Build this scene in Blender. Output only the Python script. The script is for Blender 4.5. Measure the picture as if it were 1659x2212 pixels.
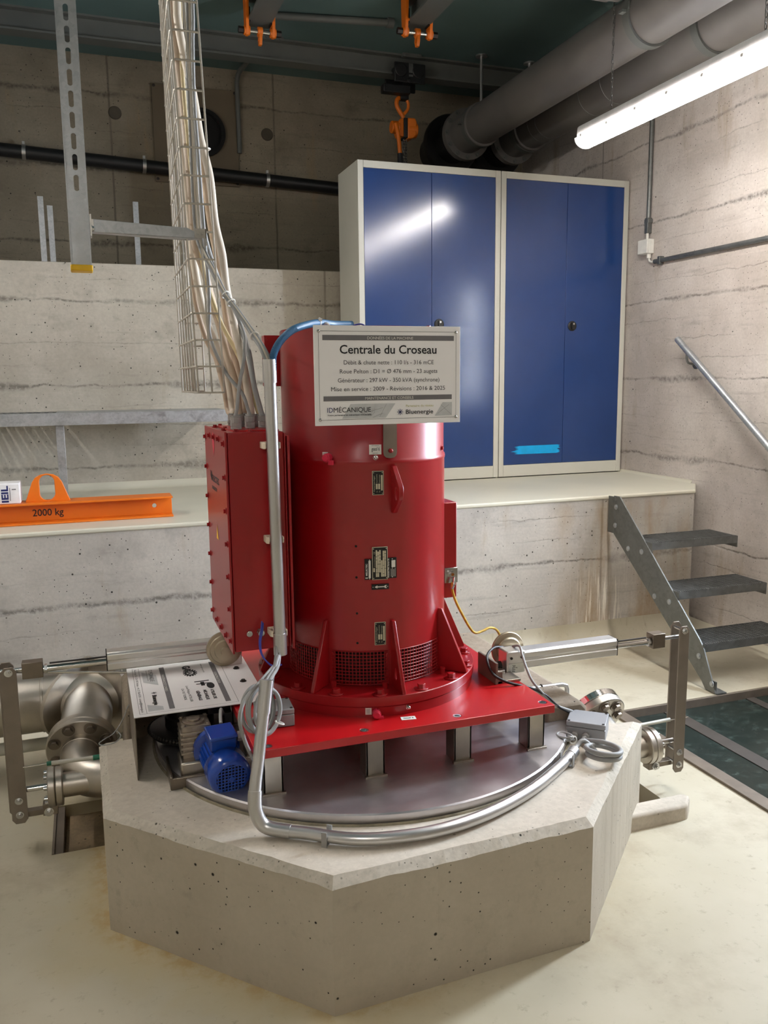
import bpy, bmesh, math, random
from mathutils import Vector, Matrix
random.seed(7)
PI = math.pi
for o in list(bpy.data.objects):
    bpy.data.objects.remove(o, do_unlink=True)
SC = bpy.context.scene
COL = SC.collection

# ---------------------------------------------------------------- camera
cam_d = bpy.data.cameras.new('camera')
cam = bpy.data.objects.new('camera', cam_d)
COL.objects.link(cam)
cam_d.sensor_fit = 'HORIZONTAL'
cam_d.sensor_width = 36.0
cam_d.lens = 1815.0 / 1659.0 * 36.0
cam_d.clip_start = 0.05
yaw, pitch, roll = math.radians(19.49), math.radians(8.92), math.radians(-0.59)
fw = Vector((math.sin(yaw)*math.cos(pitch), math.cos(yaw)*math.cos(pitch), -math.sin(pitch)))
rt = Vector((math.cos(yaw), -math.sin(yaw), 0))
up = rt.cross(fw)
r2 = rt*math.cos(roll) + up*math.sin(roll)
u2 = -rt*math.sin(roll) + up*math.cos(roll)
M = Matrix((r2, u2, -fw)).transposed().to_4x4()
M.translation = Vector((0, 0, 1.5))
cam.matrix_world = M
SC.camera = cam

# ---------------------------------------------------------------- light and exposure
LAMP_POWER = 42.0       # emission of the tubes behind the lamp diffusers
LAMP_COL = (1.0, 0.95, 0.905)
SKY = 185.0
w = bpy.data.worlds.new('world')
SC.world = w
w.use_nodes = True
bg = w.node_tree.nodes['Background']
bg.inputs[0].default_value = (0.72, 0.84, 1.0, 1)
bg.inputs[1].default_value = SKY
SC.view_settings.view_transform = 'Standard'
SC.view_settings.look = 'None'
SC.view_settings.gamma = 1.0
SC.view_settings.use_curve_mapping = False
SC.view_settings.exposure = 0.46
# daylight enters through the window in the right hand wall: sampling portal in its opening
WY0, WY1, WZ0, WZ1 = 2.32, 2.66, 1.25, 2.40
pd = bpy.data.lights.new('window_daylight', 'AREA')
pd.shape = 'RECTANGLE'
pd.size = WZ1-WZ0
pd.size_y = WY1-WY0
pd.cycles.is_portal = True
po = bpy.data.objects.new('window_daylight', pd)
COL.objects.link(po)
po.location = (3.70, (WY0+WY1)/2, (WZ0+WZ1)/2)
po.rotation_euler = (0, math.radians(90), 0)

# ---------------------------------------------------------------- mesh helpers
def bmn(): return bmesh.new()

def frame(d):
    d = Vector(d).normalized()
    a = Vector((0, 0, 1)) if abs(d.z) < 0.95 else Vector((1, 0, 0))
    x = a.cross(d).normalized()
    return x, d.cross(x).normalized(), d

def box(bm, c, s, rz=0, R=None):
    m = Matrix.Translation(Vector(c))
    if R is not None: m = m @ R.to_4x4()
    elif rz: m = m @ Matrix.Rotation(rz, 4, 'Z')
    m = m @ Matrix.Diagonal((s[0], s[1], s[2], 1))
    bmesh.ops.create_cube(bm, size=1.0, matrix=m)
    return bm

def bx(bm, x0, x1, y0, y1, z0, z1):
    return box(bm, ((x0+x1)/2, (y0+y1)/2, (z0+z1)/2), (x1-x0, y1-y0, z1-z0))

def ring_pts(c, x, y, r, n, ph=0):
    return [c + x*(r*math.cos(2*PI*k/n+ph)) + y*(r*math.sin(2*PI*k/n+ph)) for k in range(n)]

def lathe(bm, prof, o, axis, n=32, close=False, ph=0):
    """prof = [(radius, height along axis)...]"""
    x, y, d = frame(axis); o = Vector(o); rings = []
    for r, h in prof:
        if r <= 1e-6: rings.append([bm.verts.new(o+d*h)])
        else: rings.append([bm.verts.new(p) for p in ring_pts(o+d*h, x, y, r, n, ph)])
    def link(A, B):
        for k in range(n):
            k2 = (k+1) % n
            try:
                if len(A) == 1 and len(B) == 1: return
                if len(A) == 1: bm.faces.new((A[0], B[k2], B[k]))
                elif len(B) == 1: bm.faces.new((A[k], A[k2], B[0]))
                else: bm.faces.new((A[k], A[k2], B[k2], B[k]))
            except ValueError: pass
    for A, B in zip(rings, rings[1:]): link(A, B)
    if close: link(rings[-1], rings[0])
    return bm

def cyl(bm, p0, p1, r, n=16, r1=None, ph=0):
    p0, p1 = Vector(p0), Vector(p1); L = (p1-p0).length
    r1 = r if r1 is None else r1
    return lathe(bm, [(0, 0), (r, 0), (r1, L), (0, L)], p0, p1-p0, n, ph=ph)

def smooth_path(pts, sub=5, closed=False):
    P = [Vector(p) for p in pts]; n = len(P); out = []
    rng = range(n if closed else n-1)
    for i in rng:
        if closed: a, b, c, d = P[(i-1) % n], P[i], P[(i+1) % n], P[(i+2) % n]
        else: a, b, c, d = P[max(i-1, 0)], P[i], P[i+1], P[min(i+2, n-1)]
        for k in range(sub):
            t = k/sub
            out.append(0.5*((2*b)+(c-a)*t+(2*a-5*b+4*c-d)*t*t+(3*b-a-3*c+d)*t**3))
    if not closed: out.append(P[-1])
    return out

def tube(bm, pts, r, n=10, closed=False, caps=True, corr=0):
    P = [Vector(p) for p in pts]; m = len(P); rings = []
    x = None
    for i in range(m):
        if closed: t = P[(i+1) % m]-P[(i-1) % m]
        else: t = P[min(i+1, m-1)]-P[max(i-1, 0)]
        t.normalize()
        if x is None: x = frame(t)[0]
        else:
            x = x - t*x.dot(t)
            if x.length < 1e-6: x = frame(t)[0]
            x.normalize()
        y = t.cross(x)
        rr = r*(1-corr*(i % 2))
        rings.append([bm.verts.new(p) for p in ring_pts(P[i], x, y, rr, n)])
    for i in range(m if closed else m-1):
        A, B = rings[i], rings[(i+1) % m]
        for k in range(n):
            bm.faces.new((A[k], A[(k+1) % n], B[(k+1) % n], B[k]))
    if caps and not closed:
        bm.faces.new(list(reversed(rings[0]))); bm.faces.new(rings[-1])
    return bm

def resample(pts, step):
    P = [Vector(p) for p in pts]; out = [P[0]]; acc = 0
    for a, b in zip(P, P[1:]):
        L = (b-a).length; pos = step-acc
        while pos <= L:
            out.append(a+(b-a)*(pos/L)); pos += step
        acc = (acc+L) % step if L else acc
    return out

def prism(bm, poly, o, ux, uy, depth):
    """poly in 2D extruded along ux x uy"""
    ux, uy, o = Vector(ux), Vector(uy), Vector(o); nrm = ux.cross(uy).normalized()
    A = [bm.verts.new(o+ux*a+uy*b) for a, b in poly]
    B = [bm.verts.new(o+ux*a+uy*b+nrm*depth) for a, b in poly]
    n = len(poly)
    bm.faces.new(list(reversed(A))); bm.faces.new(B)
    for k in range(n): bm.faces.new((A[k], A[(k+1) % n], B[(k+1) % n], B[k]))
    return bm

def plate_hole(bm, outer, holes, o, ux, uy, depth):
    """plate with holes, outline by bmesh triangle fill"""
    ux, uy, o = Vector(ux), Vector(uy), Vector(o); nrm = ux.cross(uy).normalized()
    tmp = bmesh.new()
    for loop in [outer]+holes:
        vs = [tmp.verts.new((a, b, 0)) for a, b in loop]
        for k in range(len(vs)): tmp.edges.new((vs[k], vs[(k+1) % len(vs)]))
    bmesh.ops.triangle_fill(tmp, use_beauty=True, use_dissolve=False, edges=tmp.edges[:])
    tmp.verts.index_update()
    for side in (0, 1):
        V = {v.index: bm.verts.new(o+ux*v.co.x+uy*v.co.y+nrm*(depth*side)) for v in tmp.verts}
        for f in tmp.faces:
            idx = [V[v.index] for v in f.verts]
            bm.faces.new(idx if side else list(reversed(idx)))
    tmp.free()
    for loop in [outer]+holes:
        n = len(loop)
        A = [bm.verts.new(o+ux*a+uy*b) for a, b in loop]; B = [bm.verts.new(o+ux*a+uy*b+nrm*depth) for a, b in loop]
        for k in range(n): bm.faces.new((A[k], A[(k+1) % n], B[(k+1) % n], B[k]))
    bmesh.ops.remove_doubles(bm, verts=bm.verts[:], dist=1e-6)
    bmesh.ops.recalc_face_normals(bm, faces=bm.faces[:])
    return bm

def circle2(cx, cy, r, n=20, ry=None):
    return [(cx+r*math.cos(2*PI*k/n), cy+(ry or r)*math.sin(2*PI*k/n)) for k in range(n)]

def hexbolt(bm, p, d, r=0.01, h=0.008, washer=True, stud=0):
    x, y, d = frame(d); p = Vector(p)
    if washer: cyl(bm, p, p+d*(h*0.25), r*1.5, 20)
    cyl(bm, p, p+d*h, r, 6)
    if stud: cyl(bm, p, p+d*(h+stud), r*0.55, 10)
    return bm

WORLD = {}
def finish(bm, name, mat, parent=None, bevel=0, smooth=35, loc=None):
    bmesh.ops.recalc_face_normals(bm, faces=bm.faces[:])
    me = bpy.data.meshes.new(name)
    bm.to_mesh(me); bm.free()
    if parent is not None:
        L = WORLD[parent.name]
    else:
        if loc is None:
            cs = [v.co for v in me.vertices]
            xs, ys, zs = [c.x for c in cs], [c.y for c in cs], [c.z for c in cs]
            loc = ((min(xs)+max(xs))/2, (min(ys)+max(ys))/2, min(zs))
        L = Vector(loc)
    me.transform(Matrix.Translation(-L))
    o = bpy.data.objects.new(name, me)
    COL.objects.link(o)
    if parent is not None: o.parent = parent
    else: o.location = L
    WORLD[o.name] = L.copy()
    for m in (mat if isinstance(mat, (list, tuple)) else [mat]): me.materials.append(m)
    if smooth:
        for p in me.polygons: p.use_smooth = True
        me.set_sharp_from_angle(angle=math.radians(smooth))
    if bevel:
        b = o.modifiers.new('bevel', 'BEVEL'); b.width = bevel; b.segments = 2; b.limit_method = 'ANGLE'
        b.angle_limit = math.radians(40)
    return o

def tag(o, label, cat, group=None):
    o['label'] = label; o['category'] = cat
    if group: o['group'] = group
    return o

def lab(o, label):
    o['label'] = label
    return o

def thing(name, label, cat, loc, group=None):
    o = bpy.data.objects.new(name, None)
    o.empty_display_size = 0.05
    COL.objects.link(o); o.location = loc
    WORLD[o.name] = Vector(loc)
    return tag(o, label, cat, group)

def struct(o):
    o['kind'] = 'structure'
    return o

def copy_thing(o, delta, label, group=None, rz=0):
    c = o.copy(); COL.objects.link(c)
    c.location = Vector(o.location)+Vector(delta); c.rotation_euler.z += rz
    c['label'] = label
    if group: c['group'] = group
    WORLD[c.name] = c.location.copy()
    for ch in o.children:
        d = ch.copy(); COL.objects.link(d); d.parent = c
        for g in ch.children:
            e = g.copy(); COL.objects.link(e); e.parent = d
    return c

FONT = None
def text_bm(bm, items):
    """items = [(string, size, origin, ux, uy, align, squeeze)] appended to bm as flat lettering"""
    for it in items:
        s, size, o, ux, uy = it[:5]
        align = it[5] if len(it) > 5 else 'LEFT'
        width = it[6] if len(it) > 6 else None
        bold = it[7] if len(it) > 7 else 0
        cu = bpy.data.curves.new('t', 'FONT')
        cu.body = s; cu.size = size; cu.align_x = 'LEFT'; cu.resolution_u = 3
        cu.offset = bold
        ob = bpy.data.objects.new('t', cu); COL.objects.link(ob)
        dg = bpy.context.evaluated_depsgraph_get()
        me = bpy.data.meshes.new_from_object(ob.evaluated_get(dg))
        xs = [v.co.x for v in me.vertices]
        if xs:
            x0, x1 = min(xs), max(xs); k = 1.0
            if width: k = width/(x1-x0)
            wd = (x1-x0)*k
            sh = {'LEFT': 0, 'CENTER': -wd/2, 'RIGHT': -wd}[align]
            ux_, uy_, o_ = Vector(ux).normalized(), Vector(uy).normalized(), Vector(o)
            V = [bm.verts.new(o_+ux_*((v.co.x-x0)*k+sh)+uy_*v.co.y) for v in me.vertices]
            for p in me.polygons:
                try: bm.faces.new([V[i] for i in p.vertices])
                except ValueError: pass
        bpy.data.objects.remove(ob, do_unlink=True)
        bpy.data.curves.remove(cu); bpy.data.meshes.remove(me)
    return bm

def quad(bm, o, ux, uy, w_, h_, lift=0.0):
    ux, uy, o = Vector(ux).normalized(), Vector(uy).normalized(), Vector(o)
    n = ux.cross(uy)*lift
    vs = [bm.verts.new(o+n+ux*a+uy*b) for a, b in ((0, 0), (w_, 0), (w_, h_), (0, h_))]
    bm.faces.new(vs)
    return bm

def poly(bm, pts, o, ux, uy):
    ux, uy, o = Vector(ux).normalized(), Vector(uy).normalized(), Vector(o)
    bm.faces.new([bm.verts.new(o+ux*a+uy*b) for a, b in pts])
    return bm

# ---------------------------------------------------------------- materials
def lin(r, g, b): return srgb(r, g, b)
def srgb(r, g, b):
    f = lambda c: (c/255/12.92) if c/255 <= 0.04045 else ((c/255+0.055)/1.055)**2.4
    return (f(r), f(g), f(b), 1)

class NT:
    def __init__(self, name):
        self.m = bpy.data.materials.new(name); self.m.use_nodes = True
        self.t = self.m.node_tree; self.N = self.t.nodes; self.L = self.t.links
        self.b = self.N['Principled BSDF']
    def n(self, typ, **kw):
        x = self.N.new(typ)
        for k, v in kw.items(): setattr(x, k, v)
        return x
    def l(self, a, b): self.L.new(a, b)
    def math(self, op, a, b=None, clamp=False):
        x = self.n('ShaderNodeMath', operation=op, use_clamp=clamp)
        for i, v in enumerate((a, b)):
            if v is None: continue
            if isinstance(v, (int, float)): x.inputs[i].default_value = v
            else: self.l(v, x.inputs[i])
        return x.outputs[0]
    def noise(self, vec, scale, detail=4, rough=0.55):
        x = self.n('ShaderNodeTexNoise'); x.inputs['Scale'].default_value = scale
        x.inputs['Detail'].default_value = detail; x.inputs['Roughness'].default_value = rough
        self.l(vec, x.inputs['Vector']); return x.outputs['Fac']
    def ramp(self, v, a, b, lo=0.0, hi=1.0):
        x = self.n('ShaderNodeMapRange', interpolation_type='SMOOTHSTEP')
        self.l(v, x.inputs[0]); x.inputs[1].default_value = a; x.inputs[2].default_value = b
        x.inputs[3].default_value = lo; x.inputs[4].default_value = hi
        return x.outputs[0]
    def mix(self, f, a, b, mode='MIX'):
        x = self.n('ShaderNodeMix', data_type='RGBA', blend_type=mode)
        if isinstance(f, (int, float)): x.inputs[0].default_value = f
        else: self.l(f, x.inputs[0])
        for i, v in ((6, a), (7, b)):
            if isinstance(v, tuple): x.inputs[i].default_value = v
            else: self.l(v, x.inputs[i])
        return x.outputs[2]
    def pos(self):
        return self.n('ShaderNodeNewGeometry').outputs['Position']
    def scaled(self, v, s):
        x = self.n('ShaderNodeVectorMath', operation='MULTIPLY'); self.l(v, x.inputs[0]); x.inputs[1].default_value = s
        return x.outputs[0]
    def bump(self, h, strength=0.3, dist=0.01):
        x = self.n('ShaderNodeBump'); x.inputs['Strength'].default_value = strength; x.inputs['Distance'].default_value = dist
        self.l(h, x.inputs['Height']); self.l(x.outputs[0], self.b.inputs['Normal'])

def simple(name, col, rough=0.5, metal=0.0, var=0.08, scale=20, bump=0.0, coat=0, spec=None, bscale=120):
    t = NT(name); p = t.pos()
    nz = t.noise(p, scale, 4)
    f = t.ramp(nz, 0.25, 0.75)
    a = tuple(c*(1-var) for c in col[:3])+(1,); b = tuple(min(1, c*(1+var)) for c in col[:3])+(1,)
    t.l(t.mix(f, a, b), t.b.inputs['Base Color'])
    t.l(t.ramp(nz, 0.2, 0.8, max(0, rough-0.02), min(1, rough+0.02)), t.b.inputs['Roughness'])
    t.b.inputs['Metallic'].default_value = metal
    if coat: t.b.inputs['Coat Weight'].default_value = coat; t.b.inputs['Coat Roughness'].default_value = 0.12
    if spec is not None: t.b.inputs['Specular IOR Level'].default_value = spec
    if bump: t.bump(t.noise(p, bscale, 2), bump, 0.002)
    return t.m

def concrete(name, c_lo, c_hi, joints=True, vj=(), pores=1.0, stain=None, stain_box=None, drip=None, chips=False, rough=0.85, streak=1.0, plank=0.125, fine=0.06, bias=0.5, jdark=0.55):
    """board marked concrete in world space; lift joints every half metre"""
    t = NT(name); p = t.pos()
    sep = t.n('ShaderNodeSeparateXYZ'); t.l(p, sep.inputs[0])
    big = t.noise(p, 1.1, 6, 0.6)
    col = t.mix(t.ramp(big, 0.3, 0.72), c_lo, c_hi)
    st = t.noise(t.scaled(p, (1.6, 1.6, 16)), 1.5, 5, 0.6)
    dark = tuple(c*0.62 for c in c_lo[:3])+(1,)
    col = t.mix(t.math('MULTIPLY', t.ramp(st, 0.56, 0.78), 0.4*streak), col, dark)
    col = t.mix(t.math('MULTIPLY', t.ramp(st, 0.42, 0.22), 0.2*streak), col, tuple(min(1, c*1.25) for c in c_hi[:3])+(1,))
    bl = t.noise(p, 3.2, 5, 0.65)
    col = t.mix(t.math('MULTIPLY', t.ramp(bl, 0.54, 0.78), 0.55), col, dark)
    bl2 = t.noise(p, 14, 5, 0.7)
    col = t.mix(t.math('MULTIPLY', t.ramp(bl2, 0.56, 0.74), 0.35), col, dark)
    if joints:
        br = t.noise(t.scaled(p, (5, 5, 0.9)), 1.2, 5, 0.62)
        col = t.mix(t.ramp(br, 0.58, 0.74, 0, 0.5), col, lin(150, 128, 94))
    if chips:
        v = t.n('ShaderNodeTexVoronoi', feature='F1'); v.inputs['Scale'].default_value = 95; t.l(p, v.inputs['Vector'])
        s3 = t.n('ShaderNodeSeparateColor'); t.l(v.outputs['Color'], s3.inputs[0])
        m = t.math('MULTIPLY', t.ramp(v.outputs['Distance'], 0.12, 0.34, 1, 0), t.ramp(s3.outputs[0], 0.6, 0.64))
        m = t.math('MULTIPLY', m, t.ramp(t.noise(p, 9, 4, 0.7), 0.4, 0.6, 0.2, 0.8))
        col = t.mix(m, col, tuple(c*0.4 for c in c_lo[:3])+(1,))
    fn = t.noise(p, 70, 3, 0.6)
    col = t.mix(t.ramp(fn, 0.3, 0.7, 0, fine*3), col, dark)
    height = t.math('MULTIPLY', fn, 0.15)
    if joints:
        wob = t.math('MULTIPLY', t.math('SUBTRACT', t.noise(t.scaled(p, (1, 1, 0.4)), 3.5, 6, 0.65), 0.5), 0.075)
        z = t.math('ADD', sep.outputs[2], wob)
        def lines(period, off, wid, strength):
            f = t.math('FRACT', t.math('DIVIDE', t.math('SUBTRACT', z, off-100*period), period))
            d = t.math('MULTIPLY', t.math('MINIMUM', f, t.math('SUBTRACT', 1.0, f)), period)
            m = t.n('ShaderNodeMapRange', interpolation_type='SMOOTHSTEP')
            t.l(d, m.inputs[0]); m.inputs[1].default_value = 0.0
            t.l(wid, m.inputs[2]) if not isinstance(wid, float) else setattr(m.inputs[2], 'default_value', wid)
            m.inputs[3].default_value = 1.0; m.inputs[4].default_value = 0.0
            return t.math('MULTIPLY', m.outputs[0], strength)
        patch = t.noise(t.scaled(p, (1, 1, 0.2)), 1.3, 4, 0.6)
        j = lines(0.5, 0.487, t.ramp(patch, 0.42, 0.70, 0.010, 0.062), t.ramp(t.noise(p, 5, 4), 0.25, 0.6, 0.25, 0.95))
        pk = lines(plank, 0.487, 0.006, t.ramp(t.noise(t.scaled(p, (0.6, 0.6, 6)), 1.7, 3), 0.46, 0.66, 0, 0.5))
        rough_edge = t.ramp(t.noise(p, 42, 3), 0.35, 0.6, 0.35, 1)
        jm = t.math('MULTIPLY', t.math('MAXIMUM', j, pk), rough_edge)
        col = t.mix(t.math('MULTIPLY', jm, 0.8), col, tuple(c*jdark*0.5 for c in c_lo[:3])+(1,))
        height = t.math('SUBTRACT', height, t.math('MULTIPLY', jm, 0.8))
    for ax, val in vj:
        wv = t.math('MULTIPLY', t.math('SUBTRACT', t.noise(p, 9, 3), 0.5), 0.012)
        d = t.math('ABSOLUTE', t.math('SUBTRACT', t.math('ADD', sep.outputs[ax], wv), val))
        m = t.ramp(d, 0.002, 0.011, 0.6, 0)
        m = t.math('MULTIPLY', m, t.ramp(t.noise(p, 2.2, 3), 0.3, 0.55, 0.35, 1))
        col = t.mix(m, col, tuple(c*0.3 for c in c_lo[:3])+(1,))
    if pores:
        for sc, r0, prob in ((24, 0.14, 0.6), (60, 0.18, 0.6), (11, 0.07, 0.6)):
            v = t.n('ShaderNodeTexVoronoi', feature='F1'); v.inputs['Scale'].default_value = sc
            t.l(p, v.inputs['Vector'])
            s3 = t.n('ShaderNodeSeparateColor'); t.l(v.outputs['Color'], s3.inputs[0])
            keep = t.ramp(s3.outputs[0], prob, prob+0.02)
            sz = t.ramp(s3.outputs[1], 0, 1, 0.4, 1.0)
            m = t.ramp(t.math('DIVIDE', v.outputs['Distance'], sz), r0*0.5, r0, 1, 0)
            m = t.math('MULTIPLY', t.math('MULTIPLY', m, keep), min(1.0, 0.95*pores))
            col = t.mix(m, col, tuple(c*0.05 for c in c_lo[:3])+(1,))
            height = t.math('SUBTRACT', height, t.math('MULTIPLY', m, 0.6))
    if stain:
        sn = t.noise(t.scaled(p, (3, 3, 0.7)), 1.6, 5, 0.6)
        m = t.ramp(sn, 0.38, 0.66, 0, 0.62)
        if stain_box:
            for ax, lo, hi, soft in stain_box:
                m = t.math('MULTIPLY', m, t.ramp(sep.outputs[ax], lo, lo+soft))
                m = t.math('MULTIPLY', m, t.ramp(sep.outputs[ax], hi, hi-soft))
        col = t.mix(m, col, stain)
    if drip:
        # pale lime runs below a leak: narrow vertical streaks between two x limits
        dn = t.noise(t.scaled(p, (40, 40, 1.6)), 1.6, 5, 0.65)
        m = t.ramp(dn, 0.52, 0.62, 0, 0.75)
        m = t.math('MULTIPLY', m, t.ramp(sep.outputs[0], drip[0], drip[0]+0.1)); m = t.math('MULTIPLY', m, t.ramp(sep.outputs[0], drip[1], drip[1]-0.1))
        m = t.math('MULTIPLY', m, t.ramp(sep.outputs[2], drip[2], drip[2]-0.2))
        col = t.mix(m, col, lin(232, 226, 212))
    t.l(col, t.b.inputs['Base Color'])
    t.b.inputs['Roughness'].default_value = rough
    t.b.inputs['Specular IOR Level'].default_value = 0.25
    t.bump(height, 0.5, 0.006)
    return t.m

def lin(r, g, b): return srgb(r, g, b)
M_WALL = concrete('concrete_board_marked', lin(168, 160, 146), lin(205, 198, 184), vj=((0, 1.535),))
M_WALLR = concrete('concrete_right_wall', lin(176, 166, 157), lin(212, 204, 197), vj=((1, 5.33),), streak=1.1)
M_WALLU = concrete('concrete_upper_wall_shaded', lin(118, 109, 93), lin(148, 138, 120), vj=((0, 1.464), (0, 0.30)))  # lower wall's concrete with the dimness under the ceiling put into its colour
M_PLAT = concrete('concrete_platform_face', lin(166, 160, 152), lin(202, 196, 186), vj=((0, 2.722),),
                  stain=lin(150, 118, 70), stain_box=((0, 2.3, 3.5, 0.35), (2, 0.0, 0.86, 0.1)), drip=(2.5, 2.95, 0.50))
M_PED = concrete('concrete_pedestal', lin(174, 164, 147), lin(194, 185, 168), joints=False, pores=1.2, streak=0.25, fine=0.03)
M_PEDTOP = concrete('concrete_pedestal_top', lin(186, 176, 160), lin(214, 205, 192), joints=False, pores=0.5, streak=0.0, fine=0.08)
M_ROUGH = concrete('concrete_rough_brown', lin(120, 108, 92), lin(160, 148, 132), joints=False, pores=1.0, streak=0.4, fine=0.1)
M_PITCON = concrete('concrete_pit', lin(112, 98, 78), lin(158, 136, 104), joints=False, pores=1.0, streak=0.5, fine=0.1)

def floor_mat():
    t = NT('floor_paint'); p = t.pos()
    sep = t.n('ShaderNodeSeparateXYZ'); t.l(p, sep.inputs[0])
    big = t.noise(p, 0.9, 5, 0.6)
    col = t.mix(t.ramp(big, 0.3, 0.7), lin(177, 169, 147), lin(194, 187, 168))
    d = t.noise(p, 2.6, 6, 0.68)
    col = t.mix(t.ramp(d, 0.5, 0.72, 0, 0.5), col, lin(152, 139, 119))
    sc = t.noise(t.scaled(p, (9, 9, 1)), 3.0, 6, 0.7)
    col = t.mix(t.ramp(sc, 0.56, 0.76, 0, 0.5), col, lin(120, 105, 85))
    # rusty seepage along the foot of the pedestal: distance from the octagon centre
    vm = t.n('ShaderNodeVectorMath', operation='SUBTRACT'); t.l(p, vm.inputs[0]); vm.inputs[1].default_value = (0.84, 2.60, 0)
    s2 = t.n('ShaderNodeSeparateXYZ'); t.l(vm.outputs[0], s2.inputs[0])
    ax, ay = t.math('ABSOLUTE', s2.outputs[0]), t.math('ABSOLUTE', s2.outputs[1])
    dg = t.math('MULTIPLY', t.math('ADD', ax, ay), 0.7071)
    oc = t.math('MAXIMUM', t.math('MAXIMUM', ax, ay), dg)
    wn = t.math('MULTIPLY', t.noise(p, 4, 5, 0.7), 0.13)
    m = t.ramp(t.math('SUBTRACT', oc, wn), 0.79, 0.87, 0.9, 0)
    m = t.math('MULTIPLY', m, t.ramp(s2.outputs[0], 0.1, -0.5, 0.12, 1.0))
    m = t.math('MULTIPLY', m, t.ramp(t.noise(p, 15, 5, 0.7), 0.38, 0.62, 0.1, 0.85))
    col = t.mix(m, col, lin(158, 122, 66))
    m2 = t.ramp(t.math('SUBTRACT', oc, t.math('MULTIPLY', t.noise(p, 2.2, 5, 0.7), 0.5)), 0.62, 0.86, 0.45, 0)
    m2 = t.math('MULTIPLY', m2, t.ramp(s2.outputs[0], 0.3, -0.5, 0.1, 1.0))
    col = t.mix(m2, col, lin(182, 164, 118))
    t.l(col, t.b.inputs['Base Color'])
    t.l(t.ramp(d, 0.3, 0.7, 0.38, 0.6), t.b.inputs['Roughness'])
    t.b.inputs['Specular IOR Level'].default_value = 0.3
    t.bump(t.noise(p, 16, 5), 0.12, 0.004)
    return t.m
M_FLOOR = floor_mat()
M_PLATTOP = simple('platform_paint', lin(206, 202, 184), 0.4, 0, 0.05, 2.5, spec=0.35)
M_CEIL = simple('ceiling_teal_boards', lin(84, 106, 104), 0.75, 0, 0.12, 1.2)

def galv(name, lo=(166, 170, 173), hi=(190, 193, 195), scale=110, rough=0.42):
    t = NT(name); p = t.pos()
    v = t.n('ShaderNodeTexVoronoi', feature='F1'); v.inputs['Scale'].default_value = scale
    nz = t.noise(p, 18, 4, 0.6)
    vm = t.n('ShaderNodeVectorMath', operation='ADD'); t.l(p, vm.inputs[0])
    cv = t.n('ShaderNodeCombineXYZ'); t.l(t.math('MULTIPLY', nz, 0.02), cv.inputs[0]); t.l(t.math('MULTIPLY', nz, 0.03), cv.inputs[2])
    t.l(cv.outputs[0], vm.inputs[1]); t.l(vm.outputs[0], v.inputs['Vector'])
    s = t.n('ShaderNodeSeparateColor'); t.l(v.outputs['Color'], s.inputs[0])
    f = t.math('ADD', t.math('MULTIPLY', s.outputs[0], 0.28), t.math('MULTIPLY', nz, 0.72))
    t.l(t.mix(t.ramp(f, 0.2, 0.75), lin(*lo), lin(*hi)), t.b.inputs['Base Color'])
    t.l(t.ramp(f, 0.2, 0.8, rough-0.08, rough+0.12), t.b.inputs['Roughness'])
    t.b.inputs['Metallic'].default_value = 0.85
    return t.m
M_GALV = galv('galvanised_steel')
M_GALVD = galv('galvanised_steel_dark', (116, 118, 116), (136, 138, 136), 60, 0.5)
M_WIRE = simple('galvanised_wire', lin(188, 182, 170), 0.45, 0.5, 0.12, 30)
M_CONDUIT = simple('steel_conduit', lin(206, 205, 204), 0.34, 0.95, 0.05, 9)
M_ALU = simple('aluminium_profile', lin(222, 220, 216), 0.38, 0.9, 0.03, 25)
M_STEEL = simple('stainless_steel', lin(184, 177, 166), 0.38, 1.0, 0.12, 8)
M_STEELD = simple('weathered_steel', lin(134, 124, 112), 0.42, 0.9, 0.2, 9)
M_FLAT = simple('flat_bar_steel', lin(140, 130, 119), 0.48, 0.6, 0.1, 12)
M_CHROME = simple('chromed_rod', lin(214, 212, 208), 0.12, 1.0, 0.05, 10)
M_ZINC = simple('bright_zinc_bolt', lin(196, 196, 194), 0.25, 1.0, 0.1, 40)

def disc_mat():
    t = NT('turned_steel_cover'); p = t.pos()
    nz = t.noise(t.scaled(p, (1, 6, 1)), 3, 6, 0.7)
    b = t.noise(p, 5, 5, 0.65)
    col = t.mix(t.ramp(b, 0.35, 0.7), lin(198, 194, 196), lin(216, 213, 214))
    col = t.mix(t.ramp(nz, 0.55, 0.75, 0, 0.3), col, lin(150, 142, 142))
    t.l(col, t.b.inputs['Base Color']); t.b.inputs['Metallic'].default_value = 0.9
    t.l(t.ramp(b, 0.3, 0.7, 0.3, 0.44), t.b.inputs['Roughness'])
    return t.m
M_DISC = disc_mat()

def paint(name, col, rough=0.3, coat=0.4, bump=0.06, var=0.06):
    t = NT(name); p = t.pos()
    nz = t.noise(p, 4, 4)
    a = tuple(c*(1-var) for c in col[:3])+(1,); b = tuple(min(1, c*(1+var)) for c in col[:3])+(1,)
    t.l(t.mix(t.ramp(nz, 0.3, 0.7), a, b), t.b.inputs['Base Color'])
    t.b.inputs['Roughness'].default_value = rough
    t.b.inputs['Coat Weight'].default_value = coat; t.b.inputs['Coat Roughness'].default_value = 0.18
    if bump: t.bump(t.noise(p, 160, 2), bump, 0.001)
    return t.m
M_RED = paint('red_machine_paint', lin(150, 11, 18), 0.36, 0.25)
M_REDP = paint('red_base_plate_paint', lin(178, 15, 21), 0.34, 0.25)
M_PINK = simple('pink_plastic_cap', lin(214, 40, 72), 0.4)
M_BLUE = paint('blue_cabinet_paint', lin(31, 62, 118), 0.17, 0.3, 0.05, 0.04)
M_CAB = paint('grey_cabinet_paint', lin(204, 203, 192), 0.4, 0.0, 0.05, 0.02)
M_MOTOR = paint('blue_motor_paint', lin(18, 62, 150), 0.22, 0.5, 0.02)
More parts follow.
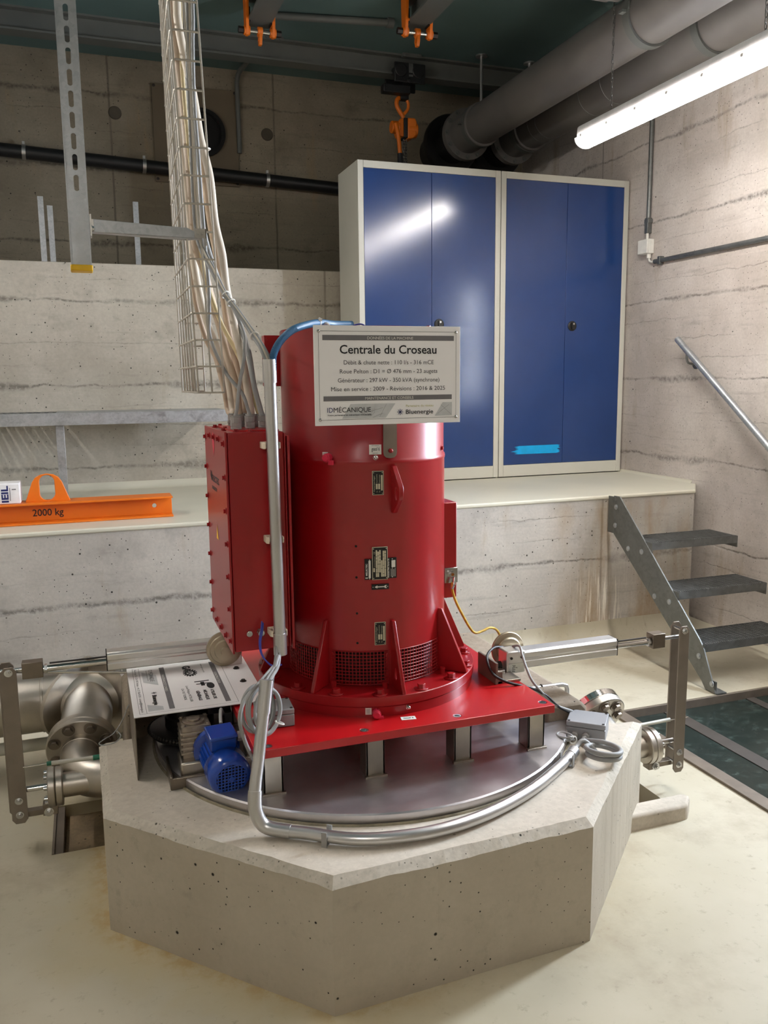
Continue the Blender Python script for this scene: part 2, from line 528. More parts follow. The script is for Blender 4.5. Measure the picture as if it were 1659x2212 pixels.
M_ORANGE = paint('orange_paint', lin(222, 112, 14), 0.45, 0.1, 0.03)
M_YEL = simple('yellow_cap', lin(236, 186, 10), 0.45)
M_BLACK = simple('black_plastic', lin(24, 24, 25), 0.45, 0, 0.1, 30)
M_RUBBER = simple('black_grease_rubber', lin(22, 20, 19), 0.4, 0, 0.3, 20)
M_GREY = simple('grey_plastic', lin(146, 147, 149), 0.45, 0, 0.03, 10)
M_GLAND = simple('grey_gland', lin(150, 148, 144), 0.5, 0, 0.06, 30)
M_CABLEW = simple('beige_cable', lin(206, 194, 176), 0.5, 0, 0.06, 14)
M_CABLEY = simple('cream_cable', lin(202, 184, 142), 0.5, 0, 0.06, 14)
M_CABLEB = simple('tan_cable', lin(184, 164, 142), 0.55, 0, 0.08, 14)
M_CABLEG = simple('grey_cable', lin(150, 150, 148), 0.5, 0, 0.05, 14)
M_TIE = simple('white_nylon_tie', lin(226, 224, 216), 0.5)
M_CLIP = simple('cream_clip', lin(222, 208, 186), 0.5)
M_FLEX = simple('blue_flexible_conduit', lin(72, 116, 152), 0.4)
M_BWIRE = simple('blue_wire', lin(60, 70, 170), 0.45)
M_EARTH = simple('yellow_green_wire', lin(196, 160, 50), 0.45, 0, 0.25, 60)
M_WHITE = simple('white_sign_board', lin(243, 241, 240), 0.45, 0, 0.02, 5)
M_CARTON = simple('white_carton', lin(230, 228, 228), 0.6)
M_INK = simple('black_ink', lin(24, 23, 25), 0.6)
M_INKG = simple('grey_ink', lin(58, 56, 58), 0.6)
M_BAND = simple('grey_printed_band', lin(112, 110, 112), 0.6)
M_LIGHTP = simple('pale_grey_print', lin(196, 198, 198), 0.6, 0, 0.06, 60)
M_GREEN = simple('olive_ink', lin(176, 170, 96), 0.6)
M_NAVY = simple('navy_ink', lin(34, 40, 96), 0.6)
M_PLATEB = simple('black_name_plate', lin(16, 15, 15), 0.4)
M_CREAM = simple('engraved_cream', lin(206, 200, 172), 0.45)
M_DUCT = simple('dark_pipe_coating', lin(104, 100, 96), 0.55, 0.1, 0.1, 3)
M_PIPEW = simple('pale_plastic_pipe', lin(196, 194, 182), 0.5)
M_BEAM = simple('grey_green_beam_paint', lin(92, 94, 90), 0.55, 0.1, 0.1, 6)
M_BROWN = simple('brown_plate', lin(96, 84, 66), 0.6, 0, 0.08, 4)
M_DARK = simple('black_opening', lin(12, 12, 12), 0.9)
M_CHAIN = simple('steel_chain', lin(120, 118, 114), 0.35, 0.9, 0.15, 60)
M_BRASS = simple('copper_bolt', lin(170, 110, 60), 0.3, 1.0)
M_HOUSE = simple('lamp_housing', lin(236, 232, 230), 0.5)
M_FRAMEB = simple('brown_steel_frame', lin(116, 105, 93), 0.55, 0.3, 0.15, 14)
M_CYAN = simple('cyan_smear', lin(0, 170, 235), 0.4)
M_GREENP = simple('green_plastic', lin(20, 104, 78), 0.45)
M_BARE = simple('cast_aluminium', lin(168, 156, 142), 0.42, 0.85, 0.2, 30)
M_SMOKE = simple('dark_bolt', lin(54, 50, 48), 0.45, 0.6)

M_BARUNDER = simple('brown_bar_under_glass', lin(64, 58, 52), 0.6, 0.0, 0.15, 14)
M_BRONZE = simple('dull_cast_drum', lin(176, 164, 142), 0.45, 0.85, 0.08, 12)
M_PEDCH = concrete('concrete_chipped_edge', lin(178, 170, 154), lin(222, 214, 202), joints=False, pores=1.0, streak=0.0, fine=0.1, chips=True)

def glass_mat(name, col, rough, trans):
    t = NT(name); p = t.pos()
    n1 = t.noise(p, 6, 6, 0.7)
    sm = t.noise(t.scaled(p, (4, 5.5, 1)), 3, 8, 0.8)
    c = t.mix(t.ramp(sm, 0.5, 0.72, 0, 0.55), col, lin(110, 128, 120))
    t.l(c, t.b.inputs['Base Color'])
    t.l(t.ramp(n1, 0.3, 0.7, rough, rough+0.15), t.b.inputs['Roughness'])
    t.b.inputs['Transmission Weight'].default_value = trans
    t.b.inputs['IOR'].default_value = 1.45
    return t.m
M_HGLASS = glass_mat('green_floor_glass', lin(42, 52, 48), 0.14, 0.3)
tw = NT('window_glass')
tr = tw.n('ShaderNodeBsdfTransparent'); gl = tw.n('ShaderNodeBsdfGlossy'); mx = tw.n('ShaderNodeMixShader')
gl.inputs['Roughness'].default_value = 0.02; mx.inputs[0].default_value = 0.06
tw.l(tr.outputs[0], mx.inputs[1]); tw.l(gl.outputs[0], mx.inputs[2])
tw.l(mx.outputs[0], tw.N['Material Output'].inputs[0])
M_WGLASS = tw.m
M_PLUG = simple('dark_plug', lin(72, 65, 53), 0.8, 0, 0.15, 12)
tt = NT('lit_tube')
e2 = tt.n('ShaderNodeEmission'); e2.inputs[0].default_value = LAMP_COL+(1,); e2.inputs[1].default_value = LAMP_POWER*2.6
tt.l(e2.outputs[0], tt.N['Material Output'].inputs[0])
M_TUBE = tt.m
te = NT('lit_diffuser')
em = te.n('ShaderNodeEmission'); em.inputs[0].default_value = LAMP_COL+(1,); em.inputs[1].default_value = LAMP_POWER
te.l(em.outputs[0], te.N['Material Output'].inputs[0])
M_LIT = te.m
K = {
    'big_a': [(0.317, 2.6, 2.597), (0.318, 2.6, 2.512), (0.332, 2.6, 2.415), (0.352, 2.6, 2.317), (0.368, 2.6, 2.196), (0.39, 2.6, 2.094), (0.4, 2.6, 1.966), (0.418, 2.6, 1.874), (0.426, 2.6, 1.779), (0.438, 2.58, 1.695), (0.449, 2.56, 1.615), (0.46, 2.53, 1.528), (0.467, 2.5, 1.424), (0.468, 2.5, 1.362)],
    'big_b': [(0.314, 2.66, 2.621), (0.314, 2.66, 2.51), (0.323, 2.66, 2.411), (0.331, 2.66, 2.311), (0.338, 2.66, 2.209), (0.342, 2.66, 2.079), (0.345, 2.66, 1.973), (0.35, 2.66, 1.896), (0.372, 2.66, 1.828), (0.393, 2.66, 1.738), (0.411, 2.64, 1.654), (0.422, 2.6, 1.572), (0.435, 2.56, 1.494), (0.436, 2.52, 1.41), (0.437, 2.52, 1.362)],
    'big_c': [(0.316, 2.74, 2.654), (0.316, 2.74, 2.514), (0.322, 2.74, 2.386), (0.329, 2.74, 2.255), (0.337, 2.74, 2.122), (0.345, 2.74, 1.987), (0.352, 2.74, 1.866), (0.363, 2.72, 1.765), (0.381, 2.7, 1.674), (0.398, 2.68, 1.62), (0.426, 2.65, 1.529), (0.434, 2.62, 1.422), (0.433, 2.62, 1.362)],
    'big_d': [(0.36, 2.68, 2.635), (0.357, 2.68, 2.498), (0.36, 2.68, 2.371), (0.371, 2.68, 2.243), (0.386, 2.68, 2.112), (0.399, 2.68, 1.979), (0.416, 2.68, 1.871), (0.427, 2.68, 1.789), (0.437, 2.68, 1.691), (0.449, 2.66, 1.596), (0.464, 2.62, 1.493), (0.469, 2.6, 1.421), (0.473, 2.6, 1.372)],
    'left_beige': [(0.325, 2.8, 2.679), (0.321, 2.8, 2.484), (0.326, 2.8, 2.298), (0.332, 2.8, 2.108), (0.339, 2.8, 1.969), (0.349, 2.8, 1.856), (0.362, 2.8, 1.742), (0.387, 2.8, 1.64), (0.412, 2.78, 1.581), (0.422, 2.75, 1.522), (0.43, 2.72, 1.457), (0.435, 2.7, 1.405), (0.435, 2.7, 1.368)],
    'grey_thin': [(0.354, 2.55, 2.582), (0.35, 2.55, 2.426), (0.348, 2.55, 2.28), (0.353, 2.55, 2.145), (0.357, 2.55, 2.006), (0.362, 2.55, 1.878), (0.367, 2.55, 1.774), (0.365, 2.55, 1.695), (0.363, 2.55, 1.648), (0.372, 2.53, 1.596), (0.402, 2.5, 1.521), (0.437, 2.46, 1.467), (0.449, 2.44, 1.419), (0.452, 2.43, 1.366)],
    'grey_cross': [(0.337, 2.6, 2.6), (0.335, 2.6, 2.418), (0.34, 2.6, 2.244), (0.346, 2.6, 2.092), (0.356, 2.6, 1.964), (0.383, 2.6, 1.859), (0.42, 2.56, 1.75), (0.435, 2.5, 1.696), (0.448, 2.46, 1.637), (0.446, 2.44, 1.597), (0.439, 2.43, 1.551), (0.425, 2.42, 1.5), (0.411, 2.4, 1.428), (0.406, 2.4, 1.363)],
    'grey_right': [(0.347, 2.63, 2.613), (0.344, 2.63, 2.429), (0.346, 2.63, 2.253), (0.355, 2.63, 2.099), (0.37, 2.63, 1.943), (0.406, 2.63, 1.81), (0.439, 2.6, 1.72), (0.464, 2.56, 1.643), (0.473, 2.52, 1.579), (0.476, 2.48, 1.493), (0.486, 2.46, 1.432), (0.493, 2.45, 1.398), (0.494, 2.45, 1.357)],
    'yellowish': [(0.334, 2.65, 2.62), (0.33, 2.65, 2.434), (0.336, 2.65, 2.258), (0.345, 2.65, 2.103), (0.355, 2.65, 1.972), (0.366, 2.65, 1.852), (0.382, 2.65, 1.775), (0.409, 2.62, 1.677), (0.445, 2.58, 1.592), (0.463, 2.55, 1.535), (0.48, 2.52, 1.475), (0.488, 2.5, 1.417), (0.493, 2.5, 1.362)],
    'signal0': [(0.34, 2.56, 2.584), (0.334, 2.56, 2.368), (0.334, 2.56, 2.183), (0.334, 2.56, 2.019), (0.342, 2.56, 1.901), (0.371, 2.5, 1.81), (0.394, 2.45, 1.743), (0.421, 2.4, 1.691), (0.447, 2.33, 1.626), (0.456, 2.27, 1.59), (0.464, 2.25, 1.559), (0.473, 2.25, 1.529)],
    'signal1': [(0.347, 2.56, 2.585), (0.341, 2.56, 2.368), (0.34, 2.56, 2.183), (0.341, 2.56, 2.02), (0.348, 2.56, 1.901), (0.376, 2.5, 1.81), (0.398, 2.45, 1.743), (0.424, 2.4, 1.691), (0.452, 2.33, 1.626), (0.461, 2.27, 1.59), (0.47, 2.25, 1.559), (0.477, 2.25, 1.529)],
    'signal2': [(0.353, 2.56, 2.586), (0.347, 2.56, 2.369), (0.347, 2.56, 2.184), (0.347, 2.56, 2.02), (0.355, 2.56, 1.901), (0.381, 2.5, 1.81), (0.402, 2.45, 1.743), (0.428, 2.4, 1.691), (0.457, 2.33, 1.626), (0.466, 2.27, 1.591), (0.476, 2.25, 1.559), (0.48, 2.25, 1.529)],
    'blue_flex': [(0.485, 2.25, 1.529), (0.486, 2.25, 1.563), (0.495, 2.25, 1.587), (0.515, 2.26, 1.612), (0.549, 2.28, 1.637), (0.596, 2.32, 1.653), (0.652, 2.38, 1.664), (0.708, 2.43, 1.664), (0.774, 2.46, 1.666)],
    'earth': [(1.089, 2.42, 0.853), (1.088, 2.42, 0.827), (1.101, 2.42, 0.787), (1.131, 2.43, 0.734), (1.167, 2.45, 0.682), (1.191, 2.46, 0.661), (1.222, 2.47, 0.661), (1.254, 2.48, 0.666), (1.289, 2.5, 0.65), (1.314, 2.52, 0.618), (1.33, 2.54, 0.58)],
    'black_cable': [(1.283, 2.44, 0.606), (1.242, 2.42, 0.616), (1.198, 2.38, 0.612), (1.176, 2.34, 0.6), (1.178, 2.3, 0.571), (1.211, 2.28, 0.55), (1.252, 2.27, 0.536), (1.302, 2.27, 0.518), (1.354, 2.27, 0.486), (1.397, 2.27, 0.445), (1.471, 2.3, 0.397)],
    'grey_cable': [(1.311, 2.42, 0.612), (1.314, 2.38, 0.624), (1.308, 2.35, 0.604), (1.3, 2.31, 0.578), (1.304, 2.28, 0.544), (1.328, 2.27, 0.51), (1.364, 2.27, 0.472), (1.397, 2.27, 0.445), (1.475, 2.3, 0.403)],
    'arc': [(0.405, 2.07, 0.735), (0.372, 2.03, 0.56), (0.353, 2.005, 0.47), (0.352, 1.995, 0.415), (0.372, 1.985, 0.378), (0.42, 1.957, 0.37), (0.464, 1.931, 0.37), (0.565, 1.863, 0.37), (0.677, 1.831, 0.37), (0.801, 1.826, 0.37), (0.948, 1.858, 0.37), (1.113, 1.931, 0.37), (1.275, 2.037, 0.37), (1.354, 2.101, 0.37)],
    'bottom_cables': [(0.469, 2.25, 0.758), (0.469, 2.23, 0.73), (0.452, 2.18, 0.722), (0.426, 2.12, 0.723), (0.404, 2.06, 0.724)],
    'loop_left': [(0.45, 2.2, 0.722), (0.391, 2.1, 0.718), (0.345, 2.05, 0.699), (0.325, 2.03, 0.659), (0.337, 2.06, 0.596), (0.363, 2.12, 0.521), (0.385, 2.16, 0.48)],
    'blue_wire': [(0.438, 2.28, 0.831), (0.433, 2.27, 0.81), (0.425, 2.26, 0.78), (0.426, 2.25, 0.75), (0.439, 2.24, 0.727), (0.456, 2.23, 0.715), (0.477, 2.23, 0.72)],
    'wire_loop': [(0.093, 2.617, 0.45), (0.105, 2.638, 0.44), (0.088, 2.617, 0.42), (0.057, 2.651, 0.38), (0.038, 2.651, 0.36)],
}
X, Y, Z = Vector((1, 0, 0)), Vector((0, 1, 0)), Vector((0, 0, 1))
RW = 3.545
CZ = 3.735

# ================================================================ the setting
def grid_slab(bm, xs, ys, z0, z1, skip):
    for i in range(len(xs)-1):
        for j in range(len(ys)-1):
            cx, cy = (xs[i]+xs[i+1])/2, (ys[j]+ys[j+1])/2
            if any(a < cx < b and c < cy < d for a, b, c, d in skip): continue
            bx(bm, xs[i], xs[i+1], ys[j], ys[j+1], z0, z1)
    return bm
PIT_L = (-0.18, 0.16, 2.72, 3.05)
PIT_R = (1.60, 1.875, 2.20, 2.52)
HATCH = (2.16, RW, 1.2, 3.08)
bm = grid_slab(bmn(), [-2.6, -0.18, 0.16, 1.60, 1.875, 2.16, RW], [-2.2, 1.2, 2.20, 2.52, 2.72, 3.05, 3.08, 4.0], -0.3, 0.0, [PIT_L, PIT_R, HATCH])
bx(bm, 3.30, RW, 4.0, 4.30, -0.3, 0.0)
bmesh.ops.remove_doubles(bm, verts=bm.verts[:], dist=1e-5)
struct(finish(bm, 'floor', M_FLOOR, smooth=0))
bm = bmn()
for a, b, c, d in (PIT_L, PIT_R, HATCH):
    zf = -0.045 if a < 0 else (-0.12 if b < 2 else -0.28)
    bx(bm, a, b, c, d, zf-0.02, zf)
pf = struct(finish(bm, 'trim_1', M_PITCON, smooth=0))

bm = bmn(); bx(bm, -2.6, RW+0.9, -2.2, 6.9, CZ, CZ+0.15)
struct(finish(bm, 'ceiling', M_CEIL, smooth=0))
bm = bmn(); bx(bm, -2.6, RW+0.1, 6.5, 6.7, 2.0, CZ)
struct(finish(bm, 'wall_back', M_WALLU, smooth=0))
bm = bmn(); bx(bm, -2.6, RW, 5.45, 6.6, -0.3, 2.207)
struct(finish(bm, 'wall_back_lower', M_WALL, smooth=0, bevel=0.006))
# right wall with a window opening
bm = bmn()
for a, b, c, d in ((-2.2, WY0, -0.3, CZ), (WY1, 6.6, -0.3, CZ), (WY0, WY1, -0.3, WZ0), (WY0, WY1, WZ1, CZ)):
    bx(bm, RW, RW+0.22, a, b, c, d)
struct(finish(bm, 'wall_right', M_WALLR, smooth=0))
bm = bmn(); bx(bm, -2.8, -2.6, -2.2, 6.7, -0.3, CZ)
struct(finish(bm, 'wall_left', M_WALL, smooth=0))
bm = bmn(); bx(bm, -2.8, RW+0.2, -2.4, -2.2, -0.3, CZ)
struct(finish(bm, 'wall_front', M_WALL, smooth=0))
wn = struct(finish(bx(bx(bx(bx(bx(bmn(), RW+0.08, RW+0.13, WY0, WY0+0.05, WZ0, WZ1), RW+0.08, RW+0.13, WY1-0.05, WY1, WZ0, WZ1),
        RW+0.08, RW+0.13, WY0+0.05, WY1-0.05, WZ0, WZ0+0.05), RW+0.08, RW+0.13, WY0+0.05, WY1-0.05, WZ1-0.05, WZ1),
        RW+0.08, RW+0.13, WY0+0.05, WY1-0.05, (WZ0+WZ1)/2-0.015, (WZ0+WZ1)/2+0.015), 'window_1', M_HOUSE, smooth=0))
finish(bx(bmn(), RW+0.1, RW+0.106, WY0+0.05, WY1-0.05, WZ0+0.05, WZ1-0.05), 'window_pane', M_WGLASS, wn, smooth=0)
# platform with the corner left free beside the right hand wall
bm = bmn()
prism(bm, [(-2.6, 4.0), (3.35, 4.0), (RW, 4.23), (RW, 5.45), (-2.6, 5.45)], (0, 0, -0.3), X, Y, 1.125)
pt = struct(finish(bm, 'wall_platform', M_PLAT, smooth=0))
bm = bmn()
prism(bm, [(-2.6, 3.992), (3.352, 3.992), (RW, 4.222), (RW, 5.45), (-2.6, 5.45)], (0, 0, 0.825), X, Y, 0.022)
struct(finish(bm, 'floor_platform', M_PLATTOP, smooth=0, bevel=0.007))
# painted coves at the wall feet
def cove(bm, p0, p1, out, r=0.05, n=6):
    p0, p1, out = Vector(p0), Vector(p1), Vector(out)
    prof = [(0, 0), (r, 0)]+[(r-r*math.sin(a), r-r*math.cos(a)) for a in [PI/2*k/n for k in range(1, n)]]+[(0, r)]
    A = [bm.verts.new(p0+out*a+Z*b) for a, b in prof]; B = [bm.verts.new(p1+out*a+Z*b) for a, b in prof]
    m = len(prof)
    for k in range(m): bm.faces.new((A[k], A[(k+1) % m], B[(k+1) % m], B[k]))
    bm.faces.new(A); bm.faces.new(B)
bm = bmn()
cove(bm, (-2.6, 5.45, 0.847), (1.7, 5.45, 0.847), (0, -1, 0), 0.045)
cove(bm, (RW, 4.26, 0.847), (RW, 5.4, 0.847), (-1, 0, 0), 0.018)
struct(finish(bm, 'baseboard_back', M_PLATTOP))
bm = bmn()
cove(bm, (-2.6, 4.0, 0.0), (3.35, 4.0, 0.0), (0, -1, 0), 0.12, 8)
struct(finish(bm, 'baseboard_platform', M_FLOOR))

# ================================================================ pedestal
bm = bmn()
oct_ = [(0.477, 1.735), (1.20, 1.76), (1.737, 2.28), (1.60, 2.30), (1.53, 2.42), (1.53, 3.10), (1.21, 3.44), (0.477, 3.44), (0.13, 3.10), (0.13, 2.755), (-0.02, 2.745), (-0.018, 2.262)]
def inset(pl, d):
    c = Vector((0.84, 2.60)); out = []
    n = len(pl)
    for i in range(n):
        p, a, b = Vector(pl[i]), Vector(pl[i-1]), Vector(pl[(i+1) % n])
        e1, e2 = (p-a).normalized(), (b-p).normalized()
        n1, n2 = Vector((-e1.y, e1.x)), Vector((-e2.y, e2.x))
        k = (n1+n2); k = k/max(0.3, k.dot(n1))
        out.append((p.x+k.x*d, p.y+k.y*d))
    return out
ins = inset(oct_, 0.023)
rj = random.Random(11)
def dense(pl):
    out = []
    for i in range(len(pl)):
        p, q = Vector(pl[i]), Vector(pl[(i+1) % len(pl)])
        n_ = max(1, int((Vector(oct_[i])-Vector(oct_[(i+1) % len(oct_)])).length/0.022))
        out += [tuple(p.lerp(q, k/n_)) for k in range(n_)]
    return out
def wander(n, amp):
    out = []; v = 0
    for k in range(n): v = 0.55*v+rj.uniform(-amp, amp); out.append(v)
    return out
ins = dense(ins); oct_ = dense(oct_)
w1, w2, w3 = wander(len(oct_), 0.0016), wander(len(oct_), 0.0022), wander(len(oct_), 0.0022)
ins = [(a+(0.84-a)*d, b+(2.60-b)*d) for (a, b), d in zip(ins, w3)]
A = [bm.verts.new((a, b, -0.3)) for a, b in oct_]
B = [bm.verts.new((a+(0.84-a)*abs(e), b+(2.60-b)*abs(e), 0.329+d)) for (a, b), d, e in zip(oct_, w2, w1)]; C_ = [bm.verts.new((a, b, 0.35)) for a, b in ins]
n = len(oct_)
for k in range(n):
    k2 = (k+1) % n
    bm.faces.new((A[k], A[k2], B[k2], B[k]))
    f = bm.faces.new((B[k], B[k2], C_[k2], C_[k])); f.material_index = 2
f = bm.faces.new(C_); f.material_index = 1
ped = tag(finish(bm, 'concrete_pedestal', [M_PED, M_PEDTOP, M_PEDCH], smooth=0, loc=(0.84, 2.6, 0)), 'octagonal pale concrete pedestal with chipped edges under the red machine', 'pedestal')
bm = bmn()
prism(bm, [(-0.08, 0), (0.08, 0), (0.08, 0.10), (0.055, 0.125), (-0.055, 0.125), (-0.08, 0.10)], (1.452, 2.30, 0.31), X, Z, -0.85)
finish(bm, 'upstand', M_ROUGH, ped, bevel=0.012)
bm = bmn()
prism(bm, [(0.05, -0.3), (0.30, -0.3), (0.30, 0.46), (0.12, 0.47), (0.07, 0.43)], (0, 2.78, 0), X, Z, -0.35)
lab(finish(bm, 'upstand', M_ROUGH, ped, bevel=0.01), 'rough brown concrete upstand behind the left edge')
# kerb and rim by the right hand pit
bm = bmn()
prism(bm, [(1.58, 2.185), (1.865, 2.185), (1.915, 2.235), (1.90, 2.262), (1.60, 2.262)], (0, 0, -0.02), X, Y, 0.075)
tag(finish(bm, 'concrete_kerb', M_PEDTOP, bevel=0.01), 'low concrete kerb in front of the dark pit at the right foot of the pedestal', 'kerb')
bm = bmn()
bx(bm, PIT_L[0]-0.004, PIT_L[0]+0.03, PIT_L[2], PIT_L[3], -0.044, -0.004); bx(bm, PIT_L[0]-0.004, PIT_L[0]+0.004, PIT_L[2], PIT_L[3], -0.044, 0.004)
tag(finish(bm, 'pit_edge_angle', M_FRAMEB), 'rusty steel angle lining the left edge of the pit under the left lever', 'steel angle')

# ================================================================ turbine cover
DC = Vector((0.835, 2.60, 0))
cov = thing('turbine_cover', 'round steel cover plate on the concrete pedestal carrying the red machine on short posts', 'cover plate', (DC.x, DC.y, 0.35))
bm = bmn(); lathe(bm, [(0, 0.0), (0.683, 0.0), (0.685, 0.004), (0.685, 0.026), (0.681, 0.030), (0, 0.030)], (DC.x, DC.y, 0.35), Z, 128)
finish(bm, 'cover_disc', M_DISC, cov, smooth=30)
bm = bmn(); tube(bm, [(DC.x+0.69*math.cos(a), DC.y+0.69*math.sin(a), 0.351) for a in [2*PI*k/96 for k in range(96)]], 0.0045, 6, closed=True)
lab(finish(bm, 'seal', simple('ochre_sealant', lin(132, 122, 100), 0.8, 0, 0.3, 30), cov), 'crumbling ochre sealant ring')
bm = bmn(); lathe(bm, [(0.12, 0), (0.15, 0), (0.15, 0.05), (0.12, 0.05)], (0.825, 2.56, 0.38), Z, 32); lathe(bm, [(0, 0), (0.06, 0), (0.06, 0.125), (0, 0.125)], (0.825, 2.56, 0.38), Z, 24)
finish(bm, 'shaft_housing', M_STEELD, cov)
def post(cx, cy, rz):
    bm = bmn()
    R = Matrix.Rotation(rz, 3, 'Z')
    for dx, dy, sx, sy in ((0, -0.027, 0.056, 0.006), (0.025, 0, 0.006, 0.06), (-0.025, 0, 0.006, 0.06), (0, 0.027, 0.056, 0.006)):
        q = R @ Vector((dx, dy, 0)); box(bm, (cx+q.x, cy+q.y, 0.445), (sx, sy, 0.128), rz)
    q = R @ Vector((0, -0.034, 0)); box(bm, (cx+q.x, cy+q.y, 0.383), (0.066, 0.012, 0.007), rz)
    return finish(bm, 'support_post', M_STEEL, cov, bevel=0.001)
for px in (0.428, 0.7235, 0.9965, 1.243): post(px, 2.168, 0)
for px in (0.428, 0.7235, 0.9965, 1.243): post(px, 2.93, 0)
for py in (2.42, 2.68): post(1.235, py, 0); post(0.428, py, 0)

# ================================================================ red generator
GC = Vector((0.828, 2.53, 0)); RB = 0.256
gen = thing('generator', 'tall red vertical generator on a square red base plate, in the middle of the pedestal', 'generator', (GC.x, GC.y, 0.51))
def gp(deg, r, z): return Vector((GC.x+r*math.cos(math.radians(deg)), GC.y+r*math.sin(math.radians(deg)), z))
def gdir(deg): return Vector((math.cos(math.radians(deg)), math.sin(math.radians(deg)), 0))
def gtan(deg): return Vector((-math.sin(math.radians(deg)), math.cos(math.radians(deg)), 0))
holes = [(0.684, 2.117), (0.968, 2.117), (1.251, 2.119), (0.409, 2.11)]
bm = bmn()
plate_hole(bm, [(0.372, 2.087), (1.275, 2.087), (1.275, 2.99), (0.372, 2.99)], [circle2(a, b, 0.0125, 20) for a, b in holes], (0, 0, 0.51), X, Y, 0.025)
bp = finish(bm, 'base_plate', M_REDP, gen, bevel=0.002)
for a, b in holes:
    bm = bmn(); lathe(bm, [(0.0075, 0), (0.0118, 0), (0.0118, 0.013), (0.0075, 0.013)], (a, b, 0.522), Z, 20, close=True)
    cyl(bm, (a, b, 0.516), (a, b, 0.526), 0.0117, 12)
    lab(finish(bm, 'socket_screw', M_ZINC, bp), 'bright sunken socket screw')
bm = bmn(); lathe(bm, [(0.20, 0), (0.346, 0), (0.347, 0.028), (0.345, 0.030), (0.345, 0.031), (0.351, 0.033), (0.352, 0.059), (0.350, 0.061), (0.20, 0.061)], (GC.x, GC.y, 0.535), Z, 112)
fl = finish(bm, 'flange', M_RED, gen, smooth=30)
for k in range(16):
    a = -11.25-22.5*k
    bm = bmn(); hexbolt(bm, gp(a, 0.330, 0.596), Z, 0.0125, 0.017); lathe(bm, [(0, 0), (0.021, 0), (0.021, 0.004), (0, 0.004)], gp(a, 0.330, 0.596), Z, 24)
    finish(bm, 'flange_bolt', M_RED, fl, bevel=0.0008)
for a in (-128, -97, -52, -20):
    bm = bmn(); cyl(bm, gp(a, 0.285, 0.596), gp(a, 0.285, 0.616), 0.008, 12); finish(bm, 'flange_pin', M_RED, fl)
# cylinder body: shell above, pillars between the screened openings, inner core
bm = bmn()
lathe(bm, [(0.248, 0.700), (RB, 0.700), (RB, 1.258), (0.2572, 1.260), (0.2582, 1.266), (0.2572, 1.272), (0.2535, 1.277), (0.2535, 1.648), (0.250, 1.652), (0.0, 1.652)], (GC.x, GC.y, 0), Z, 112)
for k in range(8):
    a0 = k*45-5; a1 = k*45+5
    A = [(gp(a0+(a1-a0)*i/4, 0.246, 0.596), gp(a0+(a1-a0)*i/4, RB, 0.596)) for i in range(5)]
    prev = None
    for inn, out in A:
        cur = [bm.verts.new(inn), bm.verts.new(out), bm.verts.new(out+Z*0.106), bm.verts.new(inn+Z*0.106)]
        if prev:
            for i in range(4): bm.faces.new((prev[i], prev[(i+1) % 4], cur[(i+1) % 4], cur[i]))
        else: bm.faces.new(cur)
        prev = cur
    bm.faces.new(list(reversed(prev)))
body = finish(bm, 'body', M_RED, gen, smooth=40)
bm = bmn(); lathe(bm, [(0.0, 0.596), (0.215, 0.596), (0.215, 0.70), (0.0, 0.70)], (GC.x, GC.y, 0), Z, 48)
lab(finish(bm, 'inner_core', simple('dark_interior', lin(46, 12, 12), 0.6, 0, 0.5, 25), gen), 'dark inside behind the mesh screens')  # shade inside the openings is put into the core's dark colour
# mesh screens
def screen(a0, a1):
    bm = bmn(); N = 17
    z0, z1 = 0.600, 0.702
    def arc(z, r=0.2585, rr=0.0014, st=14):
        tube(bm, [gp(a0+(a1-a0)*i/st, r, z) for i in range(st+1)], rr, 4)
    for i in range(N):
        a = a0+(a1-a0)*i/(N-1)
        tube(bm, [gp(a, 0.2585, z0), gp(a, 0.2585, z1)], 0.0014, 4)
    for j in range(11): arc(z0+(z1-z0)*j/10)
    return finish(bm, 'mesh_screen', M_RED, body, smooth=0)
for k in range(8): screen(-131.5+k*45, -93.5+k*45)
for k in range(8):
    for dd in (-4.2, 4.2):
        for zz in (0.612, 0.694):
            bm = bmn(); hexbolt(bm, gp(k*45+dd, 0.256, zz), gdir(k*45+dd), 0.0038, 0.005, washer=True); finish(bm, 'screen_screw', M_RED, body)
# gussets
def gusset(deg, hole=False):
    bm = bmn(); d, t = gdir(deg), gtan(deg)
    o = gp(deg, 0, 0)-t*0.006
    out = [(0.252, 0.596), (0.352, 0.596), (0.352, 0.603), (0.268, 0.795), (0.252, 0.795)]
    hs = [circle2(0.296, 0.640, 0.008, 16, 0.017)] if hole else []
    plate_hole(bm, out, hs, o, d, Z, -0.012)
    return finish(bm, 'gusset', M_RED, gen, bevel=0.0025)
for k in range(8): gusset(k*45, k*45 == 270)
bm = bmn(); d, t = gdir(-88.5), gtan(-88.5)
plate_hole(bm, [(0.250, 1.118), (0.268, 1.118), (0.312, 1.160), (0.318, 1.172), (0.318, 1.196), (0.312, 1.206), (0.266, 1.255), (0.250, 1.255)],
           [circle2(0.293, 1.178, 0.008, 18, 0.019)], gp(-88.5, 0, 0)-t*0.007, d, Z, -0.014)
finish(bm, 'lifting_lug', M_RED, gen, bevel=0.003)
for zz in (1.022, 0.929, 0.820, 0.729):
    bm = bmn(); cyl(bm, gp(-113.8, 0.2535, zz), gp(-113.8, 0.2562, zz), 0.0036, 14); lab(finish(bm, 'drilled_hole', M_DARK, body), 'small dark drilled hole')
